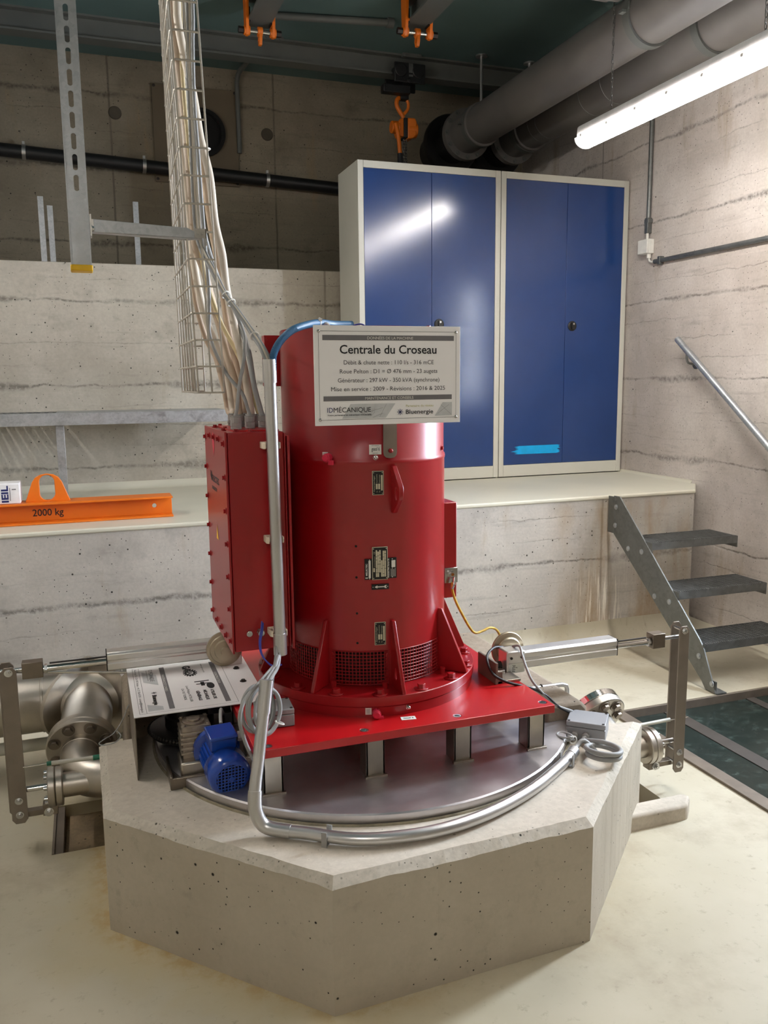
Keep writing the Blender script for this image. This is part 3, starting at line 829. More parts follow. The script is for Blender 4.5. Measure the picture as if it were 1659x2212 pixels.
# tangent plates
def tplate(name, deg, z, w_, h_, r=RB, th=0.0018, m=M_PLATEB, parent=gen, tilt=0):
    d, t = gdir(deg), gtan(deg); o = gp(deg, r+0.0006, z)
    bm = bmn(); R = Matrix((t, d, Z)).transposed()
    if tilt: R = R @ Matrix.Rotation(tilt, 3, 'Y')
    box(bm, o+d*th/2, (w_, th, h_), R=R)
    ob = finish(bm, name, m, parent, bevel=0.0004)
    o2 = o+d*(th+0.0004)
    return ob, o2, t, R
def small_plate(deg, z):
    ob, o, t, R = tplate('rating_plate', deg, z, 0.0335, 0.070, m=M_CREAM)
    bm = bmn(); quad(bm, o-t*0.0152-Z*0.0335, t, Z, 0.0304, 0.067)
    finish(bm, 'plate_face', M_PLATEB, ob, smooth=0)
    bm = bmn(); q = o+gdir(deg)*0.0004
    quad(bm, q+t*0.0085-Z*0.022, t, Z, 0.005, 0.045); quad(bm, q+t*0.0005-Z*0.018, t, Z, 0.0055, 0.016); quad(bm, q-t*0.0065-Z*0.018, t, Z, 0.0055, 0.016)
    for sx in (-0.0125, 0.0125):
        for sz in (-0.030, 0.030): lathe(bm, [(0, 0), (0.0014, 0), (0, 0.0008)], q+t*sx+Z*sz, gdir(deg), 8)
    text_bm(bm, [('Generatorlager', 0.0052, q-t*0.0095-Z*0.025, Z, -t, 'LEFT', 0.047), ('Nachschmierfrist', 0.0045, q-t*0.002+Z*0.000, Z, -t, 'LEFT', 0.026), ('Fettmenge', 0.0045, q+t*0.0055+Z*0.000, Z, -t, 'LEFT', 0.024),
                 ('No', 0.004, q-t*0.002-Z*0.027, Z, -t), ('Typ', 0.004, q+t*0.0055-Z*0.028, Z, -t)])
    finish(bm, 'engraving', M_CREAM, ob, smooth=0)
small_plate(-99.0, 1.207); small_plate(-98.6, 0.757)
ob, o, t, R = tplate('rating_plate', -98.3, 0.970, 0.0460, 0.098, m=M_CREAM, th=0.0024)
dd = gdir(-98.3)
bm = bmn(); quad(bm, o-t*0.0215-Z*0.0475, t, Z, 0.043, 0.095)
finish(bm, 'plate_face', M_PLATEB, ob, smooth=0)
bm = bmn(); q = o+dd*0.0004
rs = random.Random(3)
for i in range(6):
    zz = -0.040
    while zz < 0.036:
        L = rs.choice((0.008, 0.012, 0.018, 0.024)); L = min(L, 0.040-zz)
        if rs.random() < 0.86: quad(bm, q+t*(-0.0125+i*0.0052)+Z*zz, t, Z, 0.0042, L)
        zz += L+0.0012
quad(bm, q-t*0.020-Z*0.025, t, Z, 0.0045, 0.012)
for sx in (-0.019, 0.019):
    for sz in (-0.044, 0.044): lathe(bm, [(0, 0), (0.0016, 0), (0, 0.0008)], q+t*sx+Z*sz, dd, 8)
text_bm(bm, [('CE', 0.0065, q-t*0.0145+Z*0.028, Z, -t), ('Synchron-Generator', 0.004, q-t*0.0148-Z*0.010, Z, -t, 'LEFT', 0.032)])
finish(bm, 'engraving', M_CREAM, ob, smooth=0)
ob, o, t, R = tplate('maker_plate', -105.9, 0.953, 0.0225, 0.062)
bm = bmn(); q = o; dd = gdir(-105.9)
quad(bm, q+t*0.0005-Z*0.026, t, Z, 0.0062, 0.052)
for sz in (-0.028, 0.028): lathe(bm, [(0, 0), (0.0016, 0), (0, 0.0008)], q+t*0.0035+Z*sz, dd, 8)
text_bm(bm, [('S', 0.0095, q-t*0.0022-Z*0.028, Z, -t, 'LEFT', None, 0.0004), ('MELECTEC', 0.0072, q-t*0.0028-Z*0.019, Z, -t, 'LEFT', 0.036, 0.0002)])
finish(bm, 'engraving', M_TIE, ob, smooth=0)
ob, o, t, R = tplate('maker_plate', -90.3, 0.954, 0.030, 0.062)
bm = bmn(); q = o; dd = gdir(-90.3)
quad(bm, q-t*0.001+Z*0.002, t, Z, 0.012, 0.021)
for sz in (-0.027, 0.027): lathe(bm, [(0, 0), (0.0016, 0), (0, 0.0008)], q+t*0.0015+Z*sz, dd, 8)
text_bm(bm, [('VALELECTRIC Farner SA', 0.0062, q-t*0.0085-Z*0.029, Z, -t, 'LEFT', 0.058, 0.00015)])
for i, L in enumerate((0.024, 0.030, 0.022, 0.026)): quad(bm, q-t*0.003+t*i*0.0042-Z*0.026, t, Z, 0.0012, L)
finish(bm, 'engraving', M_TIE, ob, smooth=0)
ob, o, t, R = tplate('arrow_plate', -98.2, 0.8995, 0.052, 0.0165)
bm = bmn()
poly(bm, [(-0.0175, 0), (-0.009, 0.0045), (-0.009, 0.0015), (0.011, 0.0015), (0.0145, 0.0045), (0.0195, 0.0045), (0.0165, 0), (0.0195, -0.0045), (0.0145, -0.0045), (0.011, -0.0015), (-0.009, -0.0015), (-0.009, -0.0045)], o, t, Z)
for sx in (-0.022, 0.022): lathe(bm, [(0, 0), (0.0014, 0), (0, 0.0008)], o+t*sx, gdir(-98.2), 8)
lab(finish(bm, 'arrow', M_TIE, ob, smooth=0), 'white arrow pointing left')
def sticker(deg, z, w_, h_, r, s, tilt=0):
    ob, o, t, R = tplate('sticker', deg, z, w_, h_, r=r, th=0.0006, m=M_TIE, tilt=tilt)
    bm = bmn(); text_bm(bm, [(s, h_*0.55, o-t*w_*0.30-Z*h_*0.12, t, Z, 'LEFT', w_*0.66, 0.0002), ('Lubrif. equipement', h_*0.16, o-t*w_*0.3+Z*h_*0.36, t, Z, 'LEFT', w_*0.6), ('Mobilith SHC 2', h_*0.16, o-t*w_*0.22-Z*h_*0.42, t, Z, 'LEFT', w_*0.45)])
    finish(bm, 'handwriting', M_INK, ob, smooth=0)
sticker(-100.4, 1.3035, 0.0355, 0.0285, 0.2535, 'gseol 6')
bm = bmn(); R = Matrix.Rotation(math.radians(-9), 3, 'Z'); box(bm, (0.829, 2.150, 0.5356), (0.043, 0.022, 0.001), R=R)
lb = finish(bm, 'sticker', M_TIE, gen)
bm = bmn(); text_bm(bm, [('gseol 6', 0.011, (0.813, 2.149, 0.5364), R @ X, R @ Y, 'LEFT', 0.031, 0.0002)])
finish(bm, 'handwriting', M_INK, lb, smooth=0)
# grease points with pink caps
def grease_cap(deg, z, r):
    d, t = gdir(deg), gtan(deg); o = gp(deg, r, z)
    bm = bmn(); cyl(bm, o, o+d*0.022, 0.013, 8); cyl(bm, o+d*0.022, o+d*0.026, 0.010, 8)
    box(bm, o+d*0.012+t*0.012-Z*0.014, (0.016, 0.008, 0.014), R=Matrix((t, d, Z)).transposed())
    lab(finish(bm, 'grease_cap', M_PINK, gen, bevel=0.0015), 'pink protective cap')
grease_cap(-131.2, 1.281, 0.255); grease_cap(-103.6, 0.549, 0.346)
for deg, z, r in ((-133.9, 1.286, 0.2535), (-107.4, 0.553, 0.3465)):
    d, t = gdir(deg), gtan(deg); bm = bmn(); box(bm, gp(deg, r+0.0006, z), (0.018, 0.0008, 0.02), R=Matrix((t, d, Z)).transposed())
    ob = finish(bm, 'grease_label', M_TIE, gen)
    bm = bmn()
    for i in range(4): quad(bm, gp(deg, r+0.0013, z)-t*0.006+Z*(0.005-i*0.0035), t, Z, 0.010, 0.0009)
    finish(bm, 'print', M_INKG, ob, smooth=0)
for deg, z, r in ((-100.4, 1.281, 0.256), (-88.0, 0.556, 0.3465)):
    bm = bmn(); d = gdir(deg); cyl(bm, gp(deg, r-0.002, z), gp(deg, r+0.005, z), 0.0075, 16); bmesh.ops.create_uvsphere(bm, u_segments=14, v_segments=8, radius=0.0062, matrix=Matrix.Translation(gp(deg, r+0.007, z)))
    lab(finish(bm, 'grease_nipple', M_CHROME, gen, smooth=60), 'bright round grease nipple')
bm = bmn(); hexbolt(bm, gp(-37, 0.252, 1.292), gdir(-37), 0.006, 0.008); finish(bm, 'side_screw', M_RED, gen)
for a in (-160, -52, 20, 110):
    bm = bmn(); hexbolt(bm, gp(a, 0.238, 1.651), Z, 0.007, 0.006); finish(bm, 'top_bolt', M_RED, gen)

# left terminal box
tb_x0, tb_x1, tb_y0, tb_y1, tb_z0, tb_z1 = 0.358, 0.520, 2.30, 2.69, 0.742, 1.362
bm = bmn(); bx(bm, tb_x0+0.006, tb_x1, tb_y0, tb_y1, tb_z0, tb_z1)
tbx = finish(bm, 'terminal_box', M_RED, gen, bevel=0.003)
bm = bmn(); bx(bm, tb_x0-0.002, tb_x0+0.004, tb_y0-0.003, tb_y1+0.003, tb_z0-0.004, tb_z1+0.003)
lid = finish(bm, 'side_lid', M_RED, tbx, bevel=0.0015)
pts = []
for i in range(7): pts += [(tb_y0+0.018, tb_z0+0.03+i*(tb_z1-tb_z0-0.06)/6), (tb_y1-0.018, tb_z0+0.03+i*(tb_z1-tb_z0-0.06)/6)]
for i in range(1, 4): pts += [(tb_y0+0.018+i*(tb_y1-tb_y0-0.036)/4, tb_z0+0.022), (tb_y0+0.018+i*(tb_y1-tb_y0-0.036)/4, tb_z1-0.022)]
lid_parts = []
for y_, z_ in pts:
    bm = bmn(); hexbolt(bm, (tb_x0-0.002, y_, z_), -X, 0.0062, 0.008); finish(bm, 'lid_screw', M_RED, tbx)
bm = bmn(); text_bm(bm, [('S', 0.05, (tb_x0-0.0026, 2.595, 1.235), -Z, -Y, 'LEFT', None, 0.0015), ('MELECTEC', 0.026, (tb_x0-0.0026, 2.585, 1.205), -Y, Z, 'LEFT', 0.16, 0.001), ('GENERATOR', 0.014, (tb_x0-0.0026, 2.575, 1.18), -Y, Z, 'LEFT', 0.10, 0.0006)])
lab(finish(bm, 'maker_lettering', M_INKG, lid, smooth=0), 'dark maker lettering near the top of the lid')
bm = bmn(); poly(bm, [(0, -0.03), (0.022, 0.0), (0.016, 0.025), (0, 0.04), (-0.016, 0.025), (-0.022, 0)], (tb_x0-0.0026, 2.51, 1.315), -Y, Z)
lab(finish(bm, 'warning_sticker', M_PINK, lid, smooth=0), 'small red and white warning sticker')
bm = bmn(); poly(bm, [(-0.02, -0.02), (0.02, -0.02), (0, 0.022)], (tb_x0-0.0026, 2.50, 1.055), -Y, Z)
lab(finish(bm, 'warning_sticker', M_YEL, lid, smooth=0), 'small yellow warning triangle')
bm = bmn(); bx(bm, tb_x1, tb_x1+0.004, tb_y0-0.006, tb_y1, tb_z0+0.004, tb_z1-0.004); bx(bm, tb_x1+0.007, tb_x1+0.014, tb_y0-0.012, tb_y1, tb_z0-0.004, tb_z1-0.012)
finish(bm, 'mounting_flange', M_RED, tbx, bevel=0.0015)
bm = bmn(); bx(bm, tb_x1+0.014, 0.60, 2.56, 2.66, 0.85, 1.22)
finish(bm, 'box_neck', M_RED, tbx, bevel=0.002)
for x_, y_ in ((0.378, 2.62), (0.40, 2.66), (0.39, 2.50), (0.372, 2.42), (0.395, 2.34), (0.43, 2.32), (0.48, 2.315)):
    bm = bmn(); hexbolt(bm, (x_, y_, tb_z1), Z, 0.0062, 0.008); finish(bm, 'top_screw', M_RED, tbx)
bm = bmn(); bx(bm, tb_x0+0.03, tb_x1-0.004, tb_y0+0.04, tb_y1-0.03, tb_z1, tb_z1+0.004)
lab(finish(bm, 'gland_plate', M_REDP, tbx), 'red plate carrying the cable glands')
bm = bmn(); cyl(bm, (0.405, 2.30, 0.793), (0.405, 2.294, 0.793), 0.0088, 20)
lab(finish(bm, 'blanking_plug', M_ZINC, tbx, bevel=0.001), 'bright round blanking plug')
bm = bmn(); cyl(bm, (0.436, 2.30, 0.797), (0.436, 2.293, 0.797), 0.0105, 6); cyl(bm, (0.436, 2.293, 0.797), (0.436, 2.281, 0.795), 0.009, 20); cyl(bm, (0.436, 2.281, 0.795), (0.436, 2.279, 0.795), 0.005, 14)
lab(finish(bm, 'cable_gland', M_ZINC, tbx), 'small metal gland with the blue wires')
# right terminal box
bm = bmn(); bx(bm, 1.00, 1.117, 2.45, 2.68, 0.794, 1.109)
rb = finish(bm, 'side_box', M_RED, gen, bevel=0.003)
bm = bmn(); bx(bm, 1.070, 1.116, 2.440, 2.449, 0.846, 0.896)
ep = lab(finish(bm, 'earth_plate', M_ZINC, rb, bevel=0.001), 'bright square earthing plate')
bm = bmn(); cyl(bm, (1.092, 2.440, 0.877), (1.092, 2.434, 0.877), 0.014, 22); hexbolt(bm, (1.092, 2.434, 0.877), -Y, 0.0095, 0.008, washer=False); eb_ = finish(bm, 'earth_bolt', M_ZINC, ep)
bm = bmn(); cyl(bm, (1.092, 2.427, 0.877), (1.092, 2.424, 0.877), 0.005, 12)
finish(bm, 'bolt_end', M_BRASS, eb_)
bm = bmn(); cyl(bm, (1.098, 2.424, 0.868), (1.092, 2.418, 0.845), 0.006, 12); cyl(bm, (1.092, 2.418, 0.845), (1.086, 2.418, 0.832), 0.0045, 12)
finish(bm, 'cable_lug', M_ZINC, ep)
# rear box high on the back left
bm = bmn(); bx(bm, 0.556, 0.68, 2.70, 2.74, 1.484, 1.645)
rr = finish(bm, 'rear_box', M_RED, gen, bevel=0.002)
for z_ in (1.495, 1.634):
    bm = bmn(); hexbolt(bm, (0.566, 2.70, z_), -Y, 0.005, 0.006); finish(bm, 'box_screw', M_RED, rr)

# ================================================================ information sign
sg = thing('information_sign', 'white rectangular data board reading Centrale du Croseau on the upper front of the red generator', 'sign', (0.79, 2.17, 1.285))
SX0, SX1, SZ0, SZ1, SY = 0.576, 0.995, 1.3815, 1.6435, 2.164
bm = bmn(); bx(bm, SX0, SX1, SY, SY+0.004, SZ0, SZ1)
bd = finish(bm, 'board', M_WHITE, sg, bevel=0.0006)
bm = bmn()
y0 = SY-0.0005
for a, b, c, d in ((0.0125, 0.4065, 0.0145, 0.0153), (0.0125, 0.4065, 0.2467, 0.2475), (0.0125, 0.0133, 0.0145, 0.2475), (0.4057, 0.4065, 0.0145, 0.2475)):
    quad(bm, (SX0+a, y0, SZ0+c), X, Z, b-a, d-c)
cx = SX0+0.2125
dk = []
text_bm(bm, [('Centrale du Croseau', 0.032, (SX0+0.209, y0, SZ0+0.189), X, Z, 'CENTER', 0.277, 0.00045)])
finish(bm, 'heading', M_INK, bd, smooth=0)
bm = bmn()
text_bm(bm, [('Débit & chute nette : 110 l/s - 316 mCE', 0.0158, (SX0+0.210, y0, SZ0+0.1605), X, Z, 'CENTER', 0.258),
             ('Roue Pelton : D1 = Ø 476 mm - 23 augets', 0.0158, (SX0+0.210, y0, SZ0+0.1370), X, Z, 'CENTER', 0.280),
             ('Générateur : 297 kW - 350 kVA (synchrone)', 0.0158, (SX0+0.210, y0, SZ0+0.1135), X, Z, 'CENTER', 0.292),
             ('Mise en service : 2009 - Révisions : 2016 & 2025', 0.0158, (SX0+0.209, y0, SZ0+0.0905), X, Z, 'CENTER', 0.328)])
finish(bm, 'body_text', M_INKG, bd, smooth=0)
bm = bmn()
quad(bm, (SX0+0.0235, y0, SZ0+0.2235), X, Z, 0.376, 0.0135); quad(bm, (SX0+0.0235, y0, SZ0+0.0645), X, Z, 0.370, 0.0130)
finish(bm, 'printed_bands', M_BAND, bd, smooth=0)
bm = bmn(); y1 = y0-0.0004
text_bm(bm, [('DONNÉES DE LA MACHINE', 0.0105, (SX0+0.213, y1, SZ0+0.2262), X, Z, 'CENTER', 0.131), ('MAINTENANCE ET CONSEILS', 0.0105, (SX0+0.209, y1, SZ0+0.0672), X, Z, 'CENTER', 0.139)])
finish(bm, 'band_text', M_TIE, bd, smooth=0)
bm = bmn()
poly(bm, [(0.074, 0.0175), (0.198, 0.0175), (0.226, 0.056), (0.098, 0.056)], (SX0, y0, SZ0), X, Z)
finish(bm, 'drawing_background', M_LIGHTP, bd, smooth=0)
bm = bmn()
poly(bm, [(0.342, 0.0195), (0.394, 0.0195), (0.394, 0.0565), (0.366, 0.0565)], (SX0, y0, SZ0), X, Z)
finish(bm, 'drawing_background', M_LIGHTP, bd, smooth=0)
bm = bmn()
for a, b, c, d in ((0.18, 0.02, 0.20, 0.055), (0.16, 0.019, 0.19, 0.03), (0.13, 0.03, 0.19, 0.045), (0.35, 0.025, 0.385, 0.05), (0.36, 0.05, 0.392, 0.022)):
    v = Vector((c-a, 0, d-b)); nn = Vector((-v.z, 0, v.x)).normalized()*0.0003
    p_, q_ = Vector((SX0+a, y1, SZ0+b)), Vector((SX0+c, y1, SZ0+d))
    bm.faces.new([bm.verts.new(k) for k in (p_-nn, q_-nn, q_+nn, p_+nn)])
for rr_ in (0.011, 0.016):
    for k in range(20):
        a0, a1 = PI*(0.9+1.2*k/20), PI*(0.9+1.2*(k+1)/20)
        P_ = [Vector((SX0+0.150+r*math.cos(a), y1, SZ0+0.040+r*math.sin(a))) for a, r in ((a0, rr_), (a1, rr_), (a1, rr_+0.0005), (a0, rr_+0.0005))]
        bm.faces.new([bm.verts.new(k_) for k_ in P_])
finish(bm, 'drawing_lines', M_BAND, bd, smooth=0)
bm = bmn(); y2 = y0-0.0007
text_bm(bm, [('MÉCANIQUE', 0.0185, (SX0+0.0505, y2, SZ0+0.0345), X, Z, 'LEFT', 0.105), ('Votre partenaire en mécanique industrielle', 0.0056, (SX0+0.0335, y2, SZ0+0.0255), X, Z, 'LEFT', 0.123, 0.0001)])
finish(bm, 'logo_lettering', M_INK, bd, smooth=0)
bm = bmn(); text_bm(bm, [('Bluenergie', 0.0165, (SX0+0.256, y2, SZ0+0.0265), X, Z, 'LEFT', 0.081, 0.0002)])
finish(bm, 'logo_lettering', M_INK, bd, smooth=0)
bm = bmn(); text_bm(bm, [('ID', 0.0185, (SX0+0.0330, y2, SZ0+0.0345), X, Z, 'LEFT', 0.0155)])
for k in range(4):
    a = PI*k/4; v = Vector((math.cos(a), 0, math.sin(a))); nn = Vector((-v.z, 0, v.x))*0.0008; c = Vector((SX0+0.2395, y2, SZ0+0.0320))
    bm.faces.new([bm.verts.new(k_) for k_ in (c-v*0.0085-nn, c+v*0.0085-nn, c+v*0.0085+nn, c-v*0.0085+nn)])
finish(bm, 'logo_mark', M_NAVY, bd, smooth=0)
bm = bmn(); text_bm(bm, [('Partenaire du réseau', 0.0085, (SX0+0.2565, y2, SZ0+0.0455), X, Z, 'LEFT', 0.081)])
finish(bm, 'logo_caption', M_GREEN, bd, smooth=0)
for a, b in ((0.0135, 0.0155), (0.0135, 0.2465), (0.4055, 0.0155), (0.4055, 0.2465)):
    bm = bmn(); lathe(bm, [(0.0045, 0), (0.0045, 0.001), (0.003, 0.003), (0, 0.0036)], (SX0+a, SY, SZ0+b), -Y, 14)
    finish(bm, 'screw', M_ZINC, bd, smooth=50)
bm = bmn()
plate_hole(bm, [(0.8025, 1.6), (0.8025, 1.296), (0.8045, 1.286), (0.811, 1.280), (0.823, 1.278), (0.835, 1.280), (0.8415, 1.286), (0.8435, 1.296), (0.8435, 1.6)], [], (0, 2.2695, 0), X, Z, 0.004)
bx(bm, 0.8025, 0.8435, 2.168, 2.2695, 1.592, 1.597)
bx(bm, 0.8025, 0.8435, 2.168, 2.172, 1.45, 1.597)
br = finish(bm, 'bracket', M_FLAT, sg, bevel=0.0006)
bm = bmn(); cyl(bm, (0.823, 2.2655, 1.300), (0.823, 2.259, 1.300), 0.0065, 16); bmesh.ops.create_uvsphere(bm, u_segments=12, v_segments=8, radius=0.006, matrix=Matrix.Translation((0.823, 2.259, 1.300)))
lab(finish(bm, 'bracket_screw', M_RED, br, smooth=60), 'red painted screw')
# ================================================================ notice plate over the gear drive (lying flat)
NP = (0.083, 0.474, 2.415, 2.86, 0.545)
npl = thing('notice_plate', 'white printed notice plate lying flat over the blue gear motor, lettering turned sideways', 'sign', (0.28, 2.62, 0.35))
bm = bmn(); bx(bm, NP[0], NP[1], NP[2], NP[3], NP[4]-0.003, NP[4])
nb = finish(bm, 'board', M_WHITE, npl, bevel=0.0006)
bm = bmn(); bx(bm, NP[0], NP[0]+0.003, NP[2], NP[3]-0.03, 0.352, NP[4]-0.003)
lab(finish(bm, 'folded_leg', M_FLAT, npl), 'bare steel leg folded down to the pedestal')
bm = bmn(); bx(bm, 0.395, 0.47, 2.45, 2.80, 0.5355, 0.542)
finish(bm, 'fixing_bar', M_FLAT, npl)
for px, py in ((0.432, 2.60), (0.432, 2.73)):
    bm = bmn(); hexbolt(bm, (px, py, NP[4]), Z, 0.007, 0.006); finish(bm, 'bolt', M_SMOKE, nb)
# sideways text: reading direction -Y, letter tops towards +X ... seen from the front they stand on their side
ux, uy = -Y, X
z0 = NP[4]+0.0005
def nq(bm, x, y, w_, h_): quad(bm, (x, y, z0), ux, uy, w_, h_)
bm = bmn(); nq(bm, 0.352, 2.83, 0.385, 0.016); nq(bm, 0.186, 2.83, 0.385, 0.016)
finish(bm, 'printed_bands', M_BAND, nb, smooth=0)
bm = bmn(); z1_ = z0+0.0004
text_bm(bm, [('CONSTRUCTEUR', 0.011, (0.3545, 2.72, z1_), ux, uy, 'LEFT', 0.11), ('MAINTENANCE ET CONSEILS', 0.011, (0.1885, 2.755, z1_), ux, uy, 'LEFT', 0.16)])
finish(bm, 'band_text', M_TIE, nb, smooth=0)
bm = bmn()
for a in (0.100, 0.120): nq(bm, a, 2.845, 0.415, 0.0009)
nq(bm, 0.388, 2.845, 0.415, 0.0009)
for yy in (2.845, 2.431): quad(bm, (0.100, yy, z0), X, -Y, 0.29, 0.0009)
text_bm(bm, [('Bluenergie SA - CH-1957 Ardon - +41 27 306 45 00 - contact@bluenergie.ch', 0.010, (0.106, 2.835, z0), ux, uy, 'LEFT', 0.39),
             ('MÉCANIQUE', 0.019, (0.150, 2.795, z0+0.0006), ux, uy, 'LEFT', 0.093), ('ID', 0.019, (0.150, 2.815, z0+0.0006), ux, uy, 'LEFT', 0.014), ('Votre partenaire en mécanique industrielle', 0.0055, (0.142, 2.815, z0+0.0006), ux, uy, 'LEFT', 0.105),
             ('Bluenergie', 0.018, (0.146, 2.575, z0+0.0006), ux, uy, 'LEFT', 0.085, 0.0006),
             ('www.ga-sa.com', 0.009, (0.322, 2.82, z0), ux, uy, 'LEFT', 0.09),
             ('ATELIER DE', 0.013, (0.322, 2.565, z0), ux, uy, 'LEFT', 0.085, 0.0006), ('MÉCANIQUE', 0.013, (0.300, 2.565, z0), ux, uy, 'LEFT', 0.085, 0.0006), ('GÉNÉRALE', 0.013, (0.278, 2.565, z0), ux, uy, 'LEFT', 0.085, 0.0006),
             ('Louis-Philippe METELLIER', 0.011, (0.252, 2.62, z0), ux, uy, 'LEFT', 0.14), ('CH-1957 TIORDIE', 0.011, (0.236, 2.60, z0), ux, uy, 'LEFT', 0.10)])
for k in range(4):
    a = PI*k/4; v = Vector((math.cos(a), math.sin(a), 0)); nn = Vector((-v.y, v.x, 0))*0.0009; c = Vector((0.153, 2.595, z0))
    bm.faces.new([bm.verts.new(k_) for k_ in (c-v*0.009-nn, c+v*0.009-nn, c+v*0.009+nn, c-v*0.009+nn)])
# gear wheel emblem and letters, tools emblem
for j in range(14):
    a0, a1 = 2*PI*j/14, 2*PI*(j+0.62)/14; c = Vector((0.280, 2.74, z0))
    P_ = [c+Vector((r*math.sin(a)*0.9, r*math.cos(a)*1.35, 0)) for a, r in ((a0, 0.017), (a0, 0.026), (a1, 0.026), (a1, 0.017))]
    bm.faces.new([bm.verts.new(k_) for k_ in P_])
for j in range(28):
    a0, a1 = 2*PI*j/28, 2*PI*(j+1)/28; c = Vector((0.280, 2.74, z0))
    P_ = [c+Vector((r*math.sin(a)*0.9, r*math.cos(a)*1.35, 0)) for a, r in ((a0, 0.012), (a0, 0.020), (a1, 0.020), (a1, 0.012))]
    bm.faces.new([bm.verts.new(k_) for k_ in P_])
text_bm(bm, [('GA', 0.034, (0.262, 2.815, z0+0.0003), ux, uy, 'LEFT', 0.055, 0.002), ('SA', 0.020, (0.272, 2.752, z0+0.0003), ux, uy, 'LEFT', 0.026, 0.001)])
quad(bm, (0.300, 2.640, z0), X, -Y, 0.012, 0.035); quad(bm, (0.283, 2.652, z0), X, -Y, 0.046, 0.008); quad(bm, (0.286, 2.628, z0), X, -Y, 0.04, 0.007)
poly(bm, [(0.012*math.cos(a), 0.028*math.sin(a)) for a in [2*PI*k/20 for k in range(20)]], (0.328, 2.60, z0), X, Y)
finish(bm, 'lettering', M_INK, nb, smooth=0)
bm = bmn(); poly(bm, [(0.128, 2.80), (0.172, 2.76), (0.172, 2.66), (0.128, 2.70)][::-1], (0, 0, z0+0.0001), X, Y)
finish(bm, 'drawing_background', M_LIGHTP, nb, smooth=0)
bm = bmn(); poly(bm, [(0.126, 2.50), (0.17, 2.475), (0.17, 2.445), (0.126, 2.445)][::-1], (0, 0, z0+0.0001), X, Y)
finish(bm, 'drawing_background', M_LIGHTP, nb, smooth=0)

# ================================================================ gear motor with chain wheel
gm = thing('gear_motor', 'small blue electric motor on a worm gearbox, at the left front of the red machine', 'motor', (0.29, 2.33, 0.35))
bm = bmn(); bx(bm, 0.168, 0.352, 2.318, 2.47, 0.351, 0.368); bx(bm, 0.168, 0.352, 2.318, 2.328, 0.351, 0.385); bx(bm, 0.168, 0.176, 2.318, 2.47, 0.351, 0.39)
finish(bm, 'mounting_channel', M_STEELD, gm, bevel=0.002)
bm = bmn(); bx(bm, 0.200, 0.290, 2.335, 2.43, 0.368, 0.418)
finish(bm, 'raised_block', M_STEEL, gm, bevel=0.006)
bm = bmn(); bx(bm, 0.212, 0.292, 2.365, 2.445, 0.418, 0.515)
for k in range(5): bx(bm, 0.206, 0.298, 2.359, 2.45, 0.432+k*0.015, 0.438+k*0.015)
cyl(bm, (0.248, 2.40, 0.515), (0.248, 2.40, 0.521), 0.032, 28); cyl(bm, (0.248, 2.40, 0.521), (0.248, 2.40, 0.527), 0.019, 24)
for sx in (-0.034, 0.034):
    for sy in (-0.034, 0.034): hexbolt(bm, (0.252+sx, 2.405+sy, 0.513), Z, 0.006, 0.006)
finish(bm, 'worm_gearbox', M_BARE, gm, bevel=0.0025)
mc = Vector((0.316, 2.265, 0.427))
md = Vector((0.10, -0.985, -0.14)).normalized()
mu = (Z-md*Z.dot(md)).normalized(); mr = md.cross(mu).normalized()
bm = bmn(); lathe(bm, [(0, -0.105), (0.068, -0.105), (0.068, -0.088), (0.050, -0.082), (0.050, 0.030), (0, 0.030)], mc, md, 44)
for k in range(28):
    a = 2*PI*k/28
    if 0.36*PI < a < 0.64*PI: continue
    v = mr*math.cos(a)+mu*math.sin(a)
    box(bm, mc+v*0.053-md*0.026, (0.009, 0.0018, 0.10), R=Matrix((v, md.cross(v), md)).transposed())
finish(bm, 'motor_housing', M_MOTOR, gm)
bm = bmn(); lathe(bm, [(0.0585, 0.0), (0.0605, 0.002), (0.0605, 0.048), (0.0575, 0.060), (0.050, 0.068), (0.0425, 0.0705), (0.0425, 0.0690), (0.049, 0.0665), (0.0585, 0.047)], mc, md, 52)
fc = finish(bm, 'fan_cover', M_MOTOR, gm, smooth=50)
bm = bmn(); n_ = 9
for k in range(-4, 5):
    off = k*0.0094; half = math.sqrt(max(0, 0.0428**2-off**2))
    if half < 0.004: continue
    cyl(bm, mc+md*0.0702+mr*off-mu*half, mc+md*0.0702+mr*off+mu*half, 0.0021, 6)
    cyl(bm, mc+md*0.0702+mu*off-mr*half, mc+md*0.0702+mu*off+mr*half, 0.0021, 6)
lathe(bm, [(0, 0.069), (0.0075, 0.069), (0.0075, 0.0725), (0, 0.0725)], mc, md, 20)
finish(bm, 'fan_grille', M_MOTOR, fc)
bm = bmn(); cyl(bm, mc+md*0.055, mc+md*0.058, 0.052, 30); finish(bm, 'fan', M_DARK, fc)
bm = bmn(); box(bm, mc+mu*0.068-md*0.030+mr*0.004, (0.074, 0.036, 0.066), R=Matrix((mr, mu, md)).transposed()); box(bm, mc+mu*0.090-md*0.030+mr*0.004, (0.080, 0.012, 0.074), R=Matrix((mr, mu, md)).transposed())
tbm = finish(bm, 'motor_terminal_box', M_MOTOR, gm, bevel=0.004)
e0 = mc+mu*0.070-md*0.028-mr*0.034
e0 = mc+mu*0.070-md*0.028+X*0.042
bm = bmn(); cyl(bm, e0, e0+X*0.012, 0.014, 6); cyl(bm, e0+X*0.012, e0+X*0.026, 0.011, 16)
lab(finish(bm, 'cable_gland', M_GLAND, tbm), 'grey cable gland')

